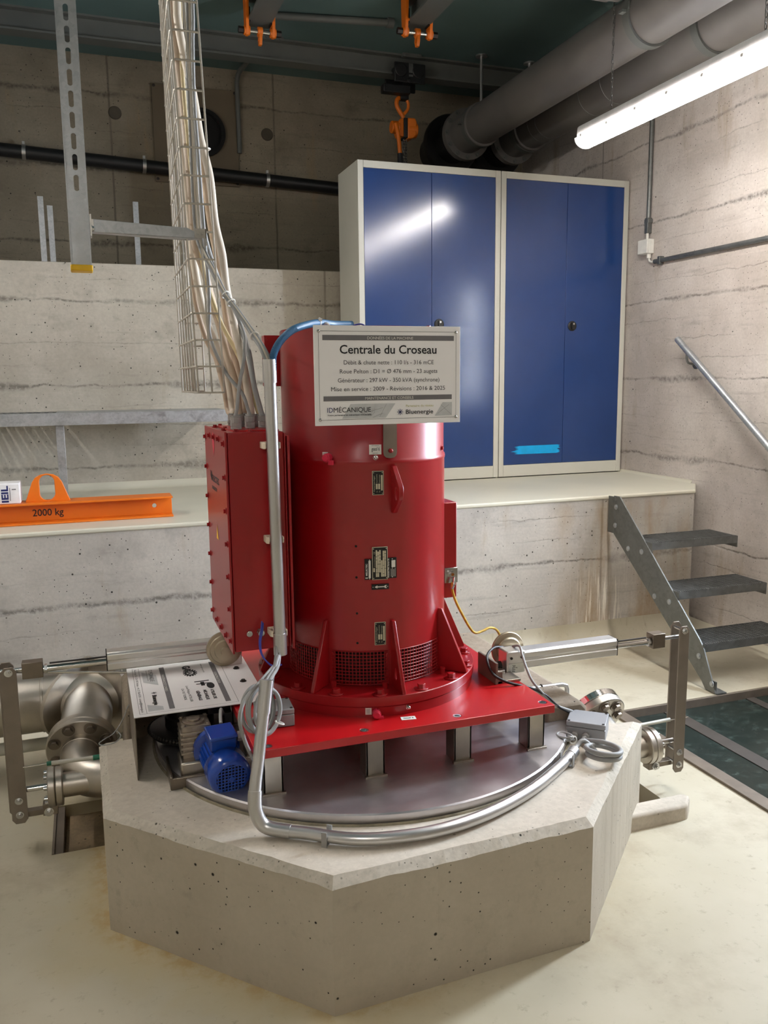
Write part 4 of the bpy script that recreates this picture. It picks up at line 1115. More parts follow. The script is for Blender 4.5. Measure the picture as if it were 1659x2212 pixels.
cw = thing('chain_wheel', 'black greasy horizontal chain wheel under the white notice plate', 'chain wheel', (0.255, 2.57, 0.38))
bm = bmn(); lathe(bm, [(0, 0), (0.115, 0), (0.118, 0.012), (0.122, 0.014), (0.122, 0.022), (0.118, 0.024), (0.075, 0.026), (0.075, 0.058), (0.068, 0.062), (0.068, 0.092), (0.05, 0.096), (0, 0.096)], (0.255, 2.575, 0.415), Z, 48)
finish(bm, 'wheel', M_RUBBER, cw)
bm = bmn()
pth = [(0.255+0.124*math.cos(a), 2.575+0.124*math.sin(a), 0.433) for a in [math.radians(x) for x in range(60, 231, 10)]]+[(0.20, 2.465, 0.43), (0.228, 2.445, 0.425)]
for p_ in resample(pth, 0.0115): bmesh.ops.create_uvsphere(bm, u_segments=8, v_segments=6, radius=0.0062, matrix=Matrix.Translation(p_))
finish(bm, 'drive_chain', M_SMOKE, cw)
bm = bmn(); cyl(bm, (0.255, 2.575, 0.351), (0.255, 2.575, 0.415), 0.045, 24); finish(bm, 'hub', M_SMOKE, cw)
bm = bmn(); bx(bm, 0.345, 0.369, 2.44, 2.56, 0.384, 0.51); bx(bm, 0.30, 0.369, 2.47, 2.60, 0.500, 0.530)
tag(finish(bm, 'drive_bracket', M_SMOKE, bevel=0.002), 'dark steel bracket between the blue motor and the red base plate', 'bracket')

# ================================================================ junction boxes
def jb(name, cx, cy, z, w_, d_, h_, rz, label):
    t = thing(name, label, 'junction box', (cx, cy, z))
    R = Matrix.Rotation(rz, 3, 'Z')
    bm = bmn(); box(bm, (cx, cy, z+h_*0.34), (w_, d_, h_*0.68), R=R); finish(bm, 'enclosure', M_GREY, t, bevel=0.003)
    bm = bmn(); box(bm, (cx, cy, z+h_*0.845), (w_, d_, h_*0.30), R=R); ld = finish(bm, 'lid', M_GREY, t, bevel=0.003)
    for sx in (-1, 1):
        for sy in (-1, 1):
            q = Vector((cx, cy, z+h_))+R @ Vector((sx*(w_/2-0.008), sy*(d_/2-0.008), -0.0012))
            bm = bmn(); cyl(bm, q, q+Z*0.0022, 0.0042, 12); finish(bm, 'lid_screw', M_SMOKE, ld)
    return t, R
jr, R = jb('junction_box', 1.487, 2.232, 0.351, 0.124, 0.108, 0.058, math.radians(-40), 'grey junction box on the right side of the pedestal beside a coiled cable')
for k, off in ((0, -0.033), (1, 0.002)):
    q = Vector((1.487, 2.232, 0.368))+R @ Vector((off, -0.054, 0)); d = R @ -Y
    bm = bmn(); cyl(bm, q, q+d*0.006, 0.0125, 6); cyl(bm, q+d*0.006, q+d*0.018, 0.0105, 16); cyl(bm, q+d*0.018, q+d*0.021, 0.0065, 12)
    finish(bm, 'cable_gland', M_GLAND, jr)
jl, R = jb('junction_box', 0.460, 2.262, 0.5355, 0.104, 0.090, 0.052, math.radians(-3), 'grey junction box on the red base plate behind the cable coil')

# ================================================================ conduits
g_clip = 'conduit clips'
cd = thing('riser_conduit', 'tall silver steel conduit with end sockets, clipped upright to the red terminal box', 'conduit', (0.48, 2.245, 0.735))
pA, pB = Vector((0.483, 2.255, 0.737)), Vector((0.4765, 2.255, 1.558))
bm = bmn(); lathe(bm, [(0.0145, 0), (0.0165, 0), (0.0165, (pB-pA).length), (0.0145, (pB-pA).length)], pA, pB-pA, 28, close=True)
ct = finish(bm, 'tube', M_CONDUIT, cd)
ax = (pB-pA).normalized()
for h in (0.0, (pB-pA).length-0.062):
    bm = bmn(); lathe(bm, [(0.0166, 0), (0.0190, 0), (0.0190, 0.062), (0.0166, 0.062)], pA+ax*h, ax, 28, close=True); finish(bm, 'end_socket', M_CONDUIT, cd)
bm = bmn(); cyl(bm, pA+ax*0.02, pB-ax*0.03, 0.0144, 14); finish(bm, 'bore', M_DARK, ct)
for zz in (1.327, 1.065, 0.798):
    c = pA.lerp(pB, (zz-0.737)/0.821)
    bm = bmn()
    prism(bm, [(-0.026, 0.046), (0.023, 0.046), (0.023, 0.004), (0.0190, -0.006), (0.0182, 0.018), (0.012, 0.030), (-0.012, 0.030), (-0.0182, 0.018), (-0.0190, -0.004), (-0.026, 0.006)], c-Z*0.009, X, Y, 0.018)
    finish(bm, 'clip', M_CLIP, cd, bevel=0.0015)

bc = thing('bent_conduit', 'silver bent conduit curving round the edge of the steel cover plate', 'conduit', (0.8, 1.83, 0.35))
ARC = smooth_path(K['arc'], 8)
i0 = 17; i1 = 42
bm = bmn(); tube(bm, ARC, 0.0160, 20); finish(bm, 'tube', M_CONDUIT, bc, smooth=60)
for a, b in ((0, 4), (16, 42), (len(ARC)-5, len(ARC)-1)):
    bm = bmn(); tube(bm, ARC[a:b+1], 0.0180, 22); finish(bm, 'socket', M_CONDUIT, bc, smooth=60)
for i in (52, len(ARC)-7):
    c = ARC[i]; tdir = (ARC[i+1]-ARC[i-1]).normalized(); sd = Z.cross(tdir).normalized()
    bm = bmn(); Rm = Matrix((sd, tdir, Z)).transposed()
    for s_ in (-1, 1): box(bm, c+sd*s_*0.0195+Z*0.0, (0.003, 0.014, 0.040), R=Rm)
    box(bm, c-Z*0.0185, (0.042, 0.014, 0.004), R=Rm)
    finish(bm, 'clip', M_GLAND, bc)
fx = smooth_path(K['blue_flex'], 26)
bm = bmn(); tube(bm, fx, 0.0105, 14, corr=0.13)
tag(finish(bm, 'flexible_conduit', M_FLEX, smooth=60), 'blue ribbed flexible conduit arching from the riser conduit over the top of the red generator', 'flexible conduit')
bm = bmn(); c = Vector(K['blue_flex'][6]); tube(bm, [(c.x+0.002*0, c.y+0.0125*math.cos(a), c.z+0.0125*math.sin(a)) for a in [2*PI*k/18 for k in range(18)]], 0.003, 6, closed=True); bx(bm, c.x-0.006, c.x+0.004, c.y-0.017, c.y-0.010, c.z+0.004, c.z+0.012)
tag(finish(bm, 'cable_tie', M_TIE), 'white cable tie round the blue flexible conduit', 'cable tie')
bm = bmn(); tube(bm, smooth_path([(0.655, 2.40, 1.652), (0.665, 2.39, 1.661), (0.675, 2.38, 1.662), (0.682, 2.375, 1.653)], 5), 0.0035, 8)
tag(finish(bm, 'cable_tie', M_TIE), 'white tie end showing above the top edge of the data board', 'cable tie')
bm = bmn(); tube(bm, smooth_path([(0.75, 2.42, 1.650), (0.765, 2.41, 1.660), (0.785, 2.40, 1.663), (0.80, 2.40, 1.655)], 5), 0.0022, 8)
tag(finish(bm, 'thin_wire', M_BWIRE), 'thin blue wire loop on top of the generator behind the data board', 'wire')

# ================================================================ cables
GL = []
def cable(key, r, m, label, gland=None, ext=True, sub=6):
    pts = list(K[key]); p0 = pts[0]
    pts = [(p0[0]-0.03*(3.70-p0[2]), p0[1], 3.70), (p0[0]-0.015*(3.70-p0[2]), p0[1], (3.70+p0[2])/2)]+pts   # up to the ceiling
    if ext: pts = pts[:-1]+[(pts[-1][0], min(2.60, pts[-1][1]), 1.405), (pts[-1][0], min(2.60, pts[-1][1]), 1.385)]
    bm = bmn(); tube(bm, smooth_path(pts, sub), r, 12)
    o = tag(finish(bm, 'cable', m, smooth=60), label, 'cable', 'cables from the tray')
    if gland:
        p_ = Vector((pts[-1][0], pts[-1][1], 1.3665)); GL.append((p_, gland))
    return o
cable('big_a', 0.0118, M_CABLEW, 'thick white cable, outermost on the right of the cable tray', 0.023)
cable('big_b', 0.0115, M_CABLEB, 'thick tan cable in the middle of the bunch entering the terminal box', 0.024)
cable('big_c', 0.0115, M_CABLEW, 'thick beige cable on the left of the bunch entering the terminal box', 0.020)
cable('big_d', 0.0110, M_CABLEB, 'thick tan cable running behind the middle of the bunch', 0.020)
cable('left_beige', 0.0090, M_CABLEB, 'tan cable nearest the left side of the tray where it leaves the bottom edge', 0.017)
cable('grey_thin', 0.0052, M_CABLEG, 'thin grey cable crossing in front of the bunch down to the right', 0.015)
cable('grey_cross', 0.0052, M_CABLEG, 'thin grey cable bowing out right and crossing back to the front left gland', 0.017)
cable('grey_right', 0.0080, M_CABLEG, 'grey cable on the far right of the bunch beside the steel conduit', 0.015)
cable('yellowish', 0.0068, M_CABLEY, 'cream coloured cable running diagonally in front of the bunch', 0.015)
cable('signal0', 0.0048, M_CABLEG, 'leftmost of the three tied thin cables bending into the top of the riser conduit', ext=False)
cable('signal1', 0.0052, M_CABLEW, 'middle one of the three tied thin cables bending into the top of the riser conduit', ext=False)
cable('signal2', 0.0048, M_CABLEG, 'rightmost of the three tied thin cables bending into the top of the riser conduit', ext=False)
names = ['thickest grey gland, right rear of the row on top of the terminal box', 'large grey gland in the middle of the top of the terminal box', 'grey gland at the left rear of the terminal box top', 'grey gland behind the middle of the terminal box top', 'small grey gland furthest left on the terminal box top', 'small grey gland at the front right holding a thin grey cable',
         'grey gland at the front left holding the crossing thin cable', 'grey gland beside the steel conduit', 'small gland holding the cream cable']
for (p_, r), nm in zip(GL, names):
    g = thing('cable_gland', nm, 'cable gland', p_, 'cable glands on the terminal box')
    bm = bmn(); cyl(bm, p_, p_+Z*0.006, r*0.95, 20); cyl(bm, p_+Z*0.006, p_+Z*0.018, r, 6); finish(bm, 'gland_body', M_GLAND, g, bevel=0.001)
    bm = bmn(); cyl(bm, p_+Z*0.018, p_+Z*0.034, r*0.92, 8, ph=0.3); cyl(bm, p_+Z*0.034, p_+Z*0.038, r*0.75, 16); finish(bm, 'gland_nut', M_GLAND, g, bevel=0.001)
def tie(c, d, r, label):
    x, y, d = frame(d); c = Vector(c)
    bm = bmn(); tube(bm, ring_pts(c, x, y, r, 18), 0.0022, 6, closed=True); box(bm, c+x*r, (0.008, 0.006, 0.008))
    tag(finish(bm, 'cable_tie', M_TIE), label, 'cable tie', 'cable ties on the cables')
def between(k, i, t): return Vector(K[k][i]).lerp(Vector(K[k][i+1]), t)
tie(between('signal1', 6, 0.0), Vector(K['signal1'][7])-Vector(K['signal1'][6]), 0.0115, 'upper white tie round the three thin cables near the tray')
tie(between('signal1', 6, 0.45), Vector(K['signal1'][7])-Vector(K['signal1'][6]), 0.0120, 'second white tie, just below the upper tie on the three thin cables')
tie(between('signal1', 8, 0.1), Vector(K['signal1'][9])-Vector(K['signal1'][8]), 0.0120, 'lowest white tie on the three thin cables, by the conduit mouth')
tie(between('big_a', 4, 0.3), Vector(K['big_a'][5])-Vector(K['big_a'][4]), 0.020, 'white tie round the thick cables high in the tray')

# bundle leaving the riser conduit, coil and motor cable
for i, (dx, m, l) in enumerate(((-0.006, M_CABLEG, 'left grey cable leaving the lower end of the riser conduit'), (0.005, M_CABLEG, 'right grey cable leaving the lower end of the riser conduit'))):
    pts = [Vector(p)+Vector((dx, 0.003*i, 0)) for p in K['bottom_cables']]
    bm = bmn(); tube(bm, smooth_path([Vector((0.481+dx*0.6, 2.255, 0.80))]+pts[1:]+[Vector((0.404+dx*0.4, 2.066, 0.70))], 6), 0.0048, 10)
    tag(finish(bm, 'cable', m, smooth=60), l, 'cable')
def coil(c, ax, r, turns, rt, seed, drift=0.004, squash=1.0, start=0.0):
    x, y, d = frame(ax); rs = random.Random(seed); P_ = []
    N = int(turns*16)
    for k in range(N+1):
        a = start+2*PI*k/16; rr = r*(1+0.10*math.sin(a*0.31+seed)+0.05*math.sin(a*1.7+seed)); t_ = k/N
        P_.append(Vector(c)+x*rr*math.cos(a)+y*rr*squash*math.sin(a)+d*((t_-0.5)*turns*drift*2))
    return P_
c0 = Vector((0.402, 2.135, 0.628))
P_ = coil(c0, (0.5, -0.86, 0.12), 0.050, 4.6, 0.0052, 2, 0.0055, 1.25)
bm = bmn(); tube(bm, smooth_path([Vector((0.47, 2.22, 0.745)), Vector((0.44, 2.17, 0.70))]+P_, 3), 0.0052, 9)
tag(finish(bm, 'cable_coil', M_CABLEG, smooth=60), 'grey cable coil hanging beside the upper end of the bent conduit', 'coiled cable')
bm = bmn(); tube(bm, smooth_path(K['loop_left']+[(0.40, 2.20, 0.545)], 6), 0.0052, 9)
tag(finish(bm, 'cable', M_CABLEG, smooth=60), 'single grey cable looping left of the coil down to the red base plate', 'cable')
tie(c0+Vector((0.045, -0.012, -0.038)), (0.4, 0.1, 0.9), 0.012, 'white tie at the lower right of the hanging grey coil')
bm = bmn(); tube(bm, smooth_path([e0+X*0.02, e0+Vector((0.045, 0.0, 0.004)), (0.40, 2.25, 0.56), (0.415, 2.235, 0.556)], 6), 0.005, 9)
tag(finish(bm, 'cable', M_CABLEG, smooth=60), 'short grey cable from the blue motor terminal box to the junction box', 'cable')
bm = bmn(); tube(bm, smooth_path([(0.345, 2.46, 0.50), (0.330, 2.40, 0.54), (0.322, 2.36, 0.535), (0.318, 2.33, 0.525)], 6), 0.005, 9)
tag(finish(bm, 'cable', M_CABLEG, smooth=60), 'grey cable rising behind the blue motor under the notice plate', 'cable')
for i in range(2):
    bm = bmn(); tube(bm, smooth_path([Vector(p)+Vector((0.003*i, -0.003*i, -0.004*i)) for p in K['blue_wire']], 6), 0.0021, 7)
    tag(finish(bm, 'thin_wire', M_BWIRE, smooth=60), 'thin blue wires hanging from the metal gland to the riser conduit', 'wire', 'blue wires at the terminal box')
# coil at the right junction box
q0 = Vector((1.487, 2.232, 0.368)); R = Matrix.Rotation(math.radians(-40), 3, 'Z'); dj = R @ -Y
gA, gB = q0+R @ Vector((-0.033, -0.07, 0)), q0+R @ Vector((0.002, -0.07, 0))
P_ = coil((1.428, 2.055, 0.376), (0.12, 0.1, 1), 0.054, 2.2, 0.0075, 5, 0.008, 0.85, start=2.2)
end = ARC[-1]; ed = (ARC[-1]-ARC[-3]).normalized()
bm = bmn(); tube(bm, smooth_path([end-ed*0.03, end, end+ed*0.03+Z*0.004, Vector((1.405, 2.125, 0.385))]+P_[2:-2]+[gB+dj*0.02, gB], 4), 0.0075, 12)
tag(finish(bm, 'cable_coil', M_CABLEG, smooth=60), 'thick grey cable coiled on the pedestal in front of the right junction box', 'coiled cable')
P2 = coil((1.375, 2.185, 0.378), (-0.15, 0.1, 1), 0.034, 1.9, 0.004, 9, 0.005, 0.6, start=0.8)
bm = bmn(); tube(bm, smooth_path(P2+[gA+dj*0.012, gA], 4), 0.0036, 9)
tag(finish(bm, 'cable_coil', M_CABLEG, smooth=60), 'small thin grey cable loop beside the end of the bent conduit', 'coiled cable')
bm = bmn(); c = Vector((1.385, 2.155, 0.378)); tube(bm, ring_pts(c, X, Z, 0.012, 14), 0.002, 6, closed=True)
tag(finish(bm, 'cable_tie', M_TIE), 'white tie on the small cable loop beside the bent conduit', 'cable tie')
bm = bmn(); tube(bm, smooth_path(K['earth'], 7), 0.0042, 10)
tag(finish(bm, 'earth_wire', M_EARTH, smooth=60), 'yellow and green earth wire hanging from the bright plate on the generator', 'wire')
bm = bmn(); tube(bm, smooth_path(K['black_cable']+[(1.478, 2.318, 0.385)], 6), 0.0045, 10)
tag(finish(bm, 'cable', M_BLACK, smooth=60), 'black cable looping from the right actuator over the red plate corner', 'cable')
bm = bmn(); tube(bm, smooth_path(K['grey_cable']+[(1.47, 2.325, 0.388)], 6), 0.0042, 10)
tag(finish(bm, 'cable', M_CABLEG, smooth=60), 'grey cable hanging from the right actuator down to the junction box', 'cable')

# ================================================================ linear actuators and levers
def actuator(name, y, z, xb0, xb1, xrod, dirx, label):
    t = thing(name, label, 'actuator', ((xb0+xb1)/2, y, z))
    bm = bmn()
    h = 0.030
    prof = [(-h, -h*0.9), (-h*0.8, -h), (h*0.8, -h), (h, -h*0.9), (h, -0.006), (h-0.003, -0.004), (h-0.003, 0.004), (h, 0.006), (h, h*0.75), (h*0.75, h), (-h*0.75, h), (-h, h*0.75), (-h, 0.006), (-h+0.003, 0.004), (-h+0.003, -0.004), (-h, -0.006)]
    prism(bm, prof, (min(xb0, xb1), y, z), Y, Z, abs(xb1-xb0))
    finish(bm, 'profile', M_ALU, t, bevel=0.0015)
    xe = xb1
    bm = bmn(); bx(bm, min(xe, xe+dirx*0.003), max(xe, xe+dirx*0.003), y-0.029, y+0.029, z-0.029, z+0.029); finish(bm, 'end_cap', M_SMOKE, t)
    bm = bmn(); cyl(bm, (xe, y, z-0.006), (xrod, y, z-0.006), 0.0105, 18); finish(bm, 'rod', M_CHROME, t)
    bm = bmn(); cyl(bm, (xe, y-0.004, z+0.012), (xrod-dirx*0.02, y-0.004, z+0.012), 0.003, 8); finish(bm, 'guide_wire', M_SMOKE, t)
    bm = bmn(); bx(bm, min(xrod, xrod+dirx*0.062), max(xrod, xrod+dirx*0.052), y-0.020, y+0.020, z-0.028, z+0.024); bl = finish(bm, 'coupling_block', M_STEELD, t, bevel=0.0015)
    bm = bmn(); hexbolt(bm, (xrod-dirx*0.004, y, z-0.006), -X*dirx, 0.016, 0.008, washer=False); finish(bm, 'lock_nut', M_ZINC, bl)
    bm = bmn(); cyl(bm, (xrod+dirx*0.06, y, z), (xrod+dirx*0.135, y, z), 0.007, 12); lathe(bm, [(0.006, -0.009), (0.018, -0.009), (0.018, 0.009), (0.006, 0.009)], (xrod+dirx*0.145, y, z), Y, 20, close=True); finish(bm, 'rod_eye', M_ZINC, bl)
    return t
ar = actuator('linear_actuator', 2.40, 0.578, 1.292, 1.690, 1.846, 1, 'silver linear actuator from the right corner of the red plate to the right lever')
bm = bmn(); bx(bm, 1.262, 1.330, 2.368, 2.432, 0.538, 0.612)
mh = finish(bm, 'motor_head', M_ALU, ar, bevel=0.005)
bm = bmn(); bx(bm, 1.268, 1.325, 2.366, 2.369, 0.539, 0.572)
rl = finish(bm, 'rating_label', M_ZINC, mh)
bm = bmn()
for i, s_ in enumerate(('Type', 'Item no.', 'Date', 'IP66')): text_bm(bm, [(s_, 0.0058, (1.281, 2.3655, 0.562-i*0.0063), X, Z, 'LEFT')])
finish(bm, 'print', M_INK, rl, smooth=0)
for px, pz in ((1.278, 0.590), (1.316, 0.590)):
    bm = bmn(); cyl(bm, (px, 2.368, pz), (px, 2.3655, pz), 0.0045, 14); finish(bm, 'head_screw', M_SMOKE, mh)
bm = bmn(); lathe(bm, [(0, -0.016), (0.040, -0.016), (0.044, -0.012), (0.044, -0.006), (0.058, -0.004), (0.060, -0.002), (0.060, 0.004), (0.056, 0.006), (0, 0.006)], (1.310, 2.455, 0.592), Y, 44)
finish(bm, 'motor_drum', M_BRONZE, ar)
bm = bmn(); cyl(bm, (1.255, 2.40, 0.560), (1.225, 2.40, 0.560), 0.014, 18); finish(bm, 'clevis_pin', M_SMOKE, ar)
# bracket of the right actuator
ab = thing('actuator_bracket', 'brown steel angle bracket under the right actuator on the red base plate', 'bracket', (1.22, 2.37, 0.5355))
bm = bmn(); bx(bm, 1.186, 1.194, 2.300, 2.43, 0.5355, 0.606); bx(bm, 1.194, 1.212, 2.302, 2.31, 0.5355, 0.575)
finish(bm, 'angle_plate', M_FRAMEB, ab, bevel=0.001)
bm = bmn(); bx(bm, 1.195, 1.278, 2.302, 2.43, 0.5355, 0.544); bx(bm, 1.210, 1.250, 2.36, 2.44, 0.543, 0.556)
finish(bm, 'foot_plate', M_STEEL, ab, bevel=0.001)

al = actuator('linear_actuator', 2.80, 0.604, 0.385, 0.023, -0.172, -1, 'silver linear actuator left of the red terminal box reaching to the left lever')
bm = bmn(); lathe(bm, [(0, -0.012), (0.058, -0.012), (0.060, -0.008), (0.060, 0.0), (0.050, 0.002), (0.048, 0.008), (0.036, 0.010), (0.034, 0.022), (0.016, 0.024), (0.015, 0.034), (0, 0.035)], (0.400, 2.765, 0.606), -Y, 44)
finish(bm, 'motor_drum', M_BRONZE, al)
bm = bmn(); bx(bm, 0.385, 0.46, 2.77, 2.83, 0.536, 0.64); finish(bm, 'motor_head', M_ALU, al, bevel=0.004)

def lever(name, x, y, z0_, z1_, wx, label, side):
    t = thing(name, label, 'lever', (x, y, z0_))
    for k, yy in enumerate((y-0.030, y+0.030)):
        bm = bmn(); h = wx/2
        xo = x+(0 if k == 0 else side*0.012)
        prism(bm, [(xo-h*0.55, z0_), (xo+h*0.55, z0_), (xo+h, z0_+0.014), (xo+h*0.96, z1_-0.014), (xo+h*0.5, z1_), (xo-h*0.5, z1_), (xo-h*0.96, z1_-0.014), (xo-h, z0_+0.014)], (0, yy+0.006, 0), X, Z, 0.006)
        lab(finish(bm, 'side_bar', M_FLAT, t, bevel=0.001), 'near flat bar' if k == 0 else 'far flat bar')
    for zz in (z1_-0.016, z0_+0.030, z0_+0.078):
        bm = bmn(); hexbolt(bm, (x, y-0.030, zz), -Y, 0.0082, 0.008, stud=0.005); cyl(bm, (x, y-0.030, zz), (x, y+0.034, zz), 0.005, 10); finish(bm, 'pivot_bolt', M_ZINC, t)
    return t
lever('nozzle_lever', 1.972, 2.40, 0.070, 0.622, 0.044, 'upright double flat bar lever at the right of the pedestal', 1)
lever('nozzle_lever', -0.272, 2.80, 0.100, 0.622, 0.048, 'upright double flat bar lever at the far left of the pedestal', -1)

def nozzle(name, x0, x1, y, z, s, label):
    """needle nozzle housing: pipe from the pedestal out to a flange pair with studs and a stem towards the lever"""
    t = thing(name, label, 'nozzle', ((x0+x1)/2, y, z))
    bm = bmn(); lathe(bm, [(0, 0), (0.040, 0), (0.040, abs(x1-x0)), (0, abs(x1-x0))], (x0, y, z), X*s, 30); finish(bm, 'nozzle_pipe', M_STEEL, t)
    for k in range(2):
        bm = bmn(); lathe(bm, [(0, 0), (0.061, 0), (0.064, 0.003), (0.064, 0.020), (0.061, 0.0225), (0, 0.0225)], (x1+s*0.024*k, y, z), X*s, 44); fl_ = finish(bm, 'flange', M_STEEL, t, smooth=30)
    for k in range(8):
        a = 2*PI*(k+0.5)/8; p_ = Vector((x1+s*0.0465, y+0.047*math.cos(a), z+0.047*math.sin(a)))
        bm = bmn(); cyl(bm, p_, p_+X*s*0.011, 0.0075, 14); finish(bm, 'flange_screw', M_ZINC, fl_)
    bm = bmn(); cyl(bm, (x1+s*0.046, y, z+0.005), (x1+s*0.13, y, z+0.005), 0.010, 16); finish(bm, 'needle_stem', M_CHROME, t)
    bm = bmn(); bx(bm, min(x1+s*0.02, x1+s*0.066), max(x1+s*0.02, x1+s*0.066), y-0.018, y+0.018, z-0.088, z-0.050)
    bx(bm, min(x1+s*0.05, x1+s*0.12), max(x1+s*0.05, x1+s*0.12), y-0.015, y+0.013, z-0.084, z-0.066); lk = finish(bm, 'link', M_STEELD, t, bevel=0.001)
    bm = bmn(); hexbolt(bm, (x1+s*0.048, y-0.018, z-0.076), -Y, 0.010, 0.009, stud=0.005); finish(bm, 'link_bolt', M_ZINC, lk)
    return t
nr = nozzle('needle_nozzle', 1.66, 1.832, 2.40, 0.180, 1, 'bright flanged needle nozzle end coming out of the right side of the pedestal')
nl = nozzle('needle_nozzle', 0.05, -0.138, 2.80, 0.195, -1, 'bright flanged needle nozzle end under the left lever')
for x, y, z, s, l in ((-0.10, 2.75, 0.2985, 1, 'thin white feedback rod with green ends between the left lever and the pedestal'), (1.88, 2.40, 0.262, -1, 'thin white feedback rod between the right lever and the pedestal')):
    t = thing('feedback_sensor', l, 'sensor', (x, y, z))
    bm = bmn(); cyl(bm, (x-0.068, y, z), (x+0.068, y, z-0.003*s), 0.0068, 14); finish(bm, 'sensor_tube', M_PIPEW, t)
    if s == 1:
        bm = bmn(); cyl(bm, (x-0.080, y, z), (x-0.066, y, z), 0.0072, 14); cyl(bm, (x+0.060, y, z-0.003), (x+0.082, y, z-0.003), 0.0085, 14); lab(finish(bm, 'end_sleeve', M_GREENP, t), 'green end sleeve')
    bm = bmn(); cyl(bm, (x-s*0.068, y, z), (x-s*0.15, y, z), 0.0022, 8); finish(bm, 'sensor_rod', M_CHROME, t)
bm = bmn(); cyl(bm, (-0.62, 2.85, 0.631), (0.14, 2.85, 0.528), 0.0042, 10)
tag(finish(bm, 'thin_rod', M_CHROME), 'thin bright rod sloping from the left past the lever to the notice plate', 'rod')
bm = bmn(); tube(bm, smooth_path([(0.105, 2.79, 0.47), (0.08, 2.79, 0.44), (0.06, 2.78, 0.40), (0.03, 2.77, 0.362), (0.0, 2.745, 0.356), (-0.018, 2.72, 0.354), (-0.005, 2.70, 0.354), (0.03, 2.705, 0.356), (0.05, 2.74, 0.36), (0.04, 2.78, 0.362)], 6), 0.0018, 7)
tag(finish(bm, 'thin_wire', M_CABLEG), 'thin grey wire loop lying on the left edge of the pedestal', 'wire')

# ================================================================ supply pipework on the left
mp = thing('manifold_pipe', 'large welded stainless manifold pipe with branch and bolted flange at the left of the pedestal', 'pipe', (-0.4, 3.36, 0.28))
bm = bmn()
cyl(bm, (-2.59, 3.36, 0.285), (0.48, 3.36, 0.285), 0.112, 44)
for xx in (-0.215, 0.075): lathe(bm, [(0.112, -0.006), (0.1145, -0.003), (0.1145, 0.003), (0.112, 0.006)], (xx, 3.36, 0.285), X, 44)
finish(bm, 'main_pipe', M_STEEL, mp)
bm = bmn()
tube(bm, smooth_path([(-0.045, 3.36, 0.285), (-0.055, 3.22, 0.272), (-0.072, 3.05, 0.240)], 6), 0.090, 36)
finish(bm, 'branch_pipe', M_STEEL, mp, smooth=60)
# two crescent stiffening plates of the branch
for s in (-1, 1):
    d1 = Vector((s*0.72, -0.69, 0)).normalized(); nn = d1.cross(Z).normalized()
    o = Vector((-0.045, 3.36, 0.285))
    outer = [(0.235*math.cos(a), 0.162*math.sin(a)) for a in [math.radians(x) for x in range(-90, 91, 9)]]
    inner = [(0.135*math.cos(a), 0.098*math.sin(a)) for a in [math.radians(x) for x in range(90, -91, -9)]]
    bm = bmn(); N = len(outer)
    rows = []
    for off in (-0.008, 0.008):
        rows.append(([bm.verts.new(o+d1*a+Z*b+nn*off) for a, b in outer], [bm.verts.new(o+d1*a+Z*b+nn*off) for a, b in reversed(inner)]))
    for k in range(N-1):
        for oo, ii in rows: bm.faces.new((oo[k], oo[k+1], ii[k+1], ii[k]))
        bm.faces.new((rows[0][0][k], rows[0][0][k+1], rows[1][0][k+1], rows[1][0][k])); bm.faces.new((rows[0][1][k], rows[0][1][k+1], rows[1][1][k+1], rows[1][1][k]))
    finish(bm, 'stiffening_collar', M_STEEL, mp, smooth=40)
fd = Vector((-0.09, -0.97, -0.22)).normalized(); fo = Vector((-0.075, 3.045, 0.235))
for k in range(2):
    bm = bmn(); lathe(bm, [(0, 0), (0.116, 0), (0.119, 0.003), (0.119, 0.022), (0.116, 0.025), (0, 0.025)], fo+fd*0.027*k, fd, 56); bf = finish(bm, 'branch_flange', M_STEEL, mp, smooth=30)
for k in range(8):
    a = 2*PI*(k+0.5)/8; x_, y_, d_ = frame(fd); p_ = fo+fd*0.052+(x_*math.cos(a)+y_*math.sin(a))*0.094
    bm = bmn(); hexbolt(bm, p_, fd, 0.0145, 0.013); finish(bm, 'flange_bolt', M_STEELD, bf)
bm = bmn(); tube(bm, smooth_path([fo+fd*0.05, (-0.085, 2.93, 0.212), (-0.070, 2.855, 0.198), (-0.02, 2.815, 0.195), (0.06, 2.80, 0.195), (0.14, 2.80, 0.195)], 7), 0.066, 32)
lathe(bm, [(0.066, 0), (0.069, 0.003), (0.066, 0.006)], fo+fd*0.075, fd, 32)
finish(bm, 'nozzle_elbow', M_STEEL, mp, smooth=60)
bm = bmn(); cyl(bm, (-2.59, 3.34, 0.125), (0.4, 3.34, 0.125), 0.024, 24)
tag(finish(bm, 'drain_pipe', M_PIPEW), 'pale plastic pipe along the floor behind the manifold pipe', 'pipe')
fp = thing('flanged_pipe', 'polished flange pair with hexagon bolts on the pipe behind the right junction box', 'pipe', (1.75, 2.62, 0.2))
fo = Vector((1.745, 2.60, 0.262)); fd = Vector((0.10, -0.86, -0.48)).normalized()
for k in range(2):
    bm = bmn(); lathe(bm, [(0, 0), (0.107, 0), (0.110, 0.002), (0.110, 0.026), (0.107, 0.028), (0, 0.028)], fo+fd*0.029*k, fd, 52); bf = finish(bm, 'flange', M_STEEL if k else M_CHROME, fp, smooth=30)
x_, y_, d_ = frame(fd)
for k in range(8):
    a = 2*PI*(k+0.2)/8; p_ = fo+fd*0.057+(x_*math.cos(a)+y_*math.sin(a))*0.080
    bm = bmn(); hexbolt(bm, p_, fd, 0.0155, 0.014); finish(bm, 'flange_bolt', M_STEELD, bf)
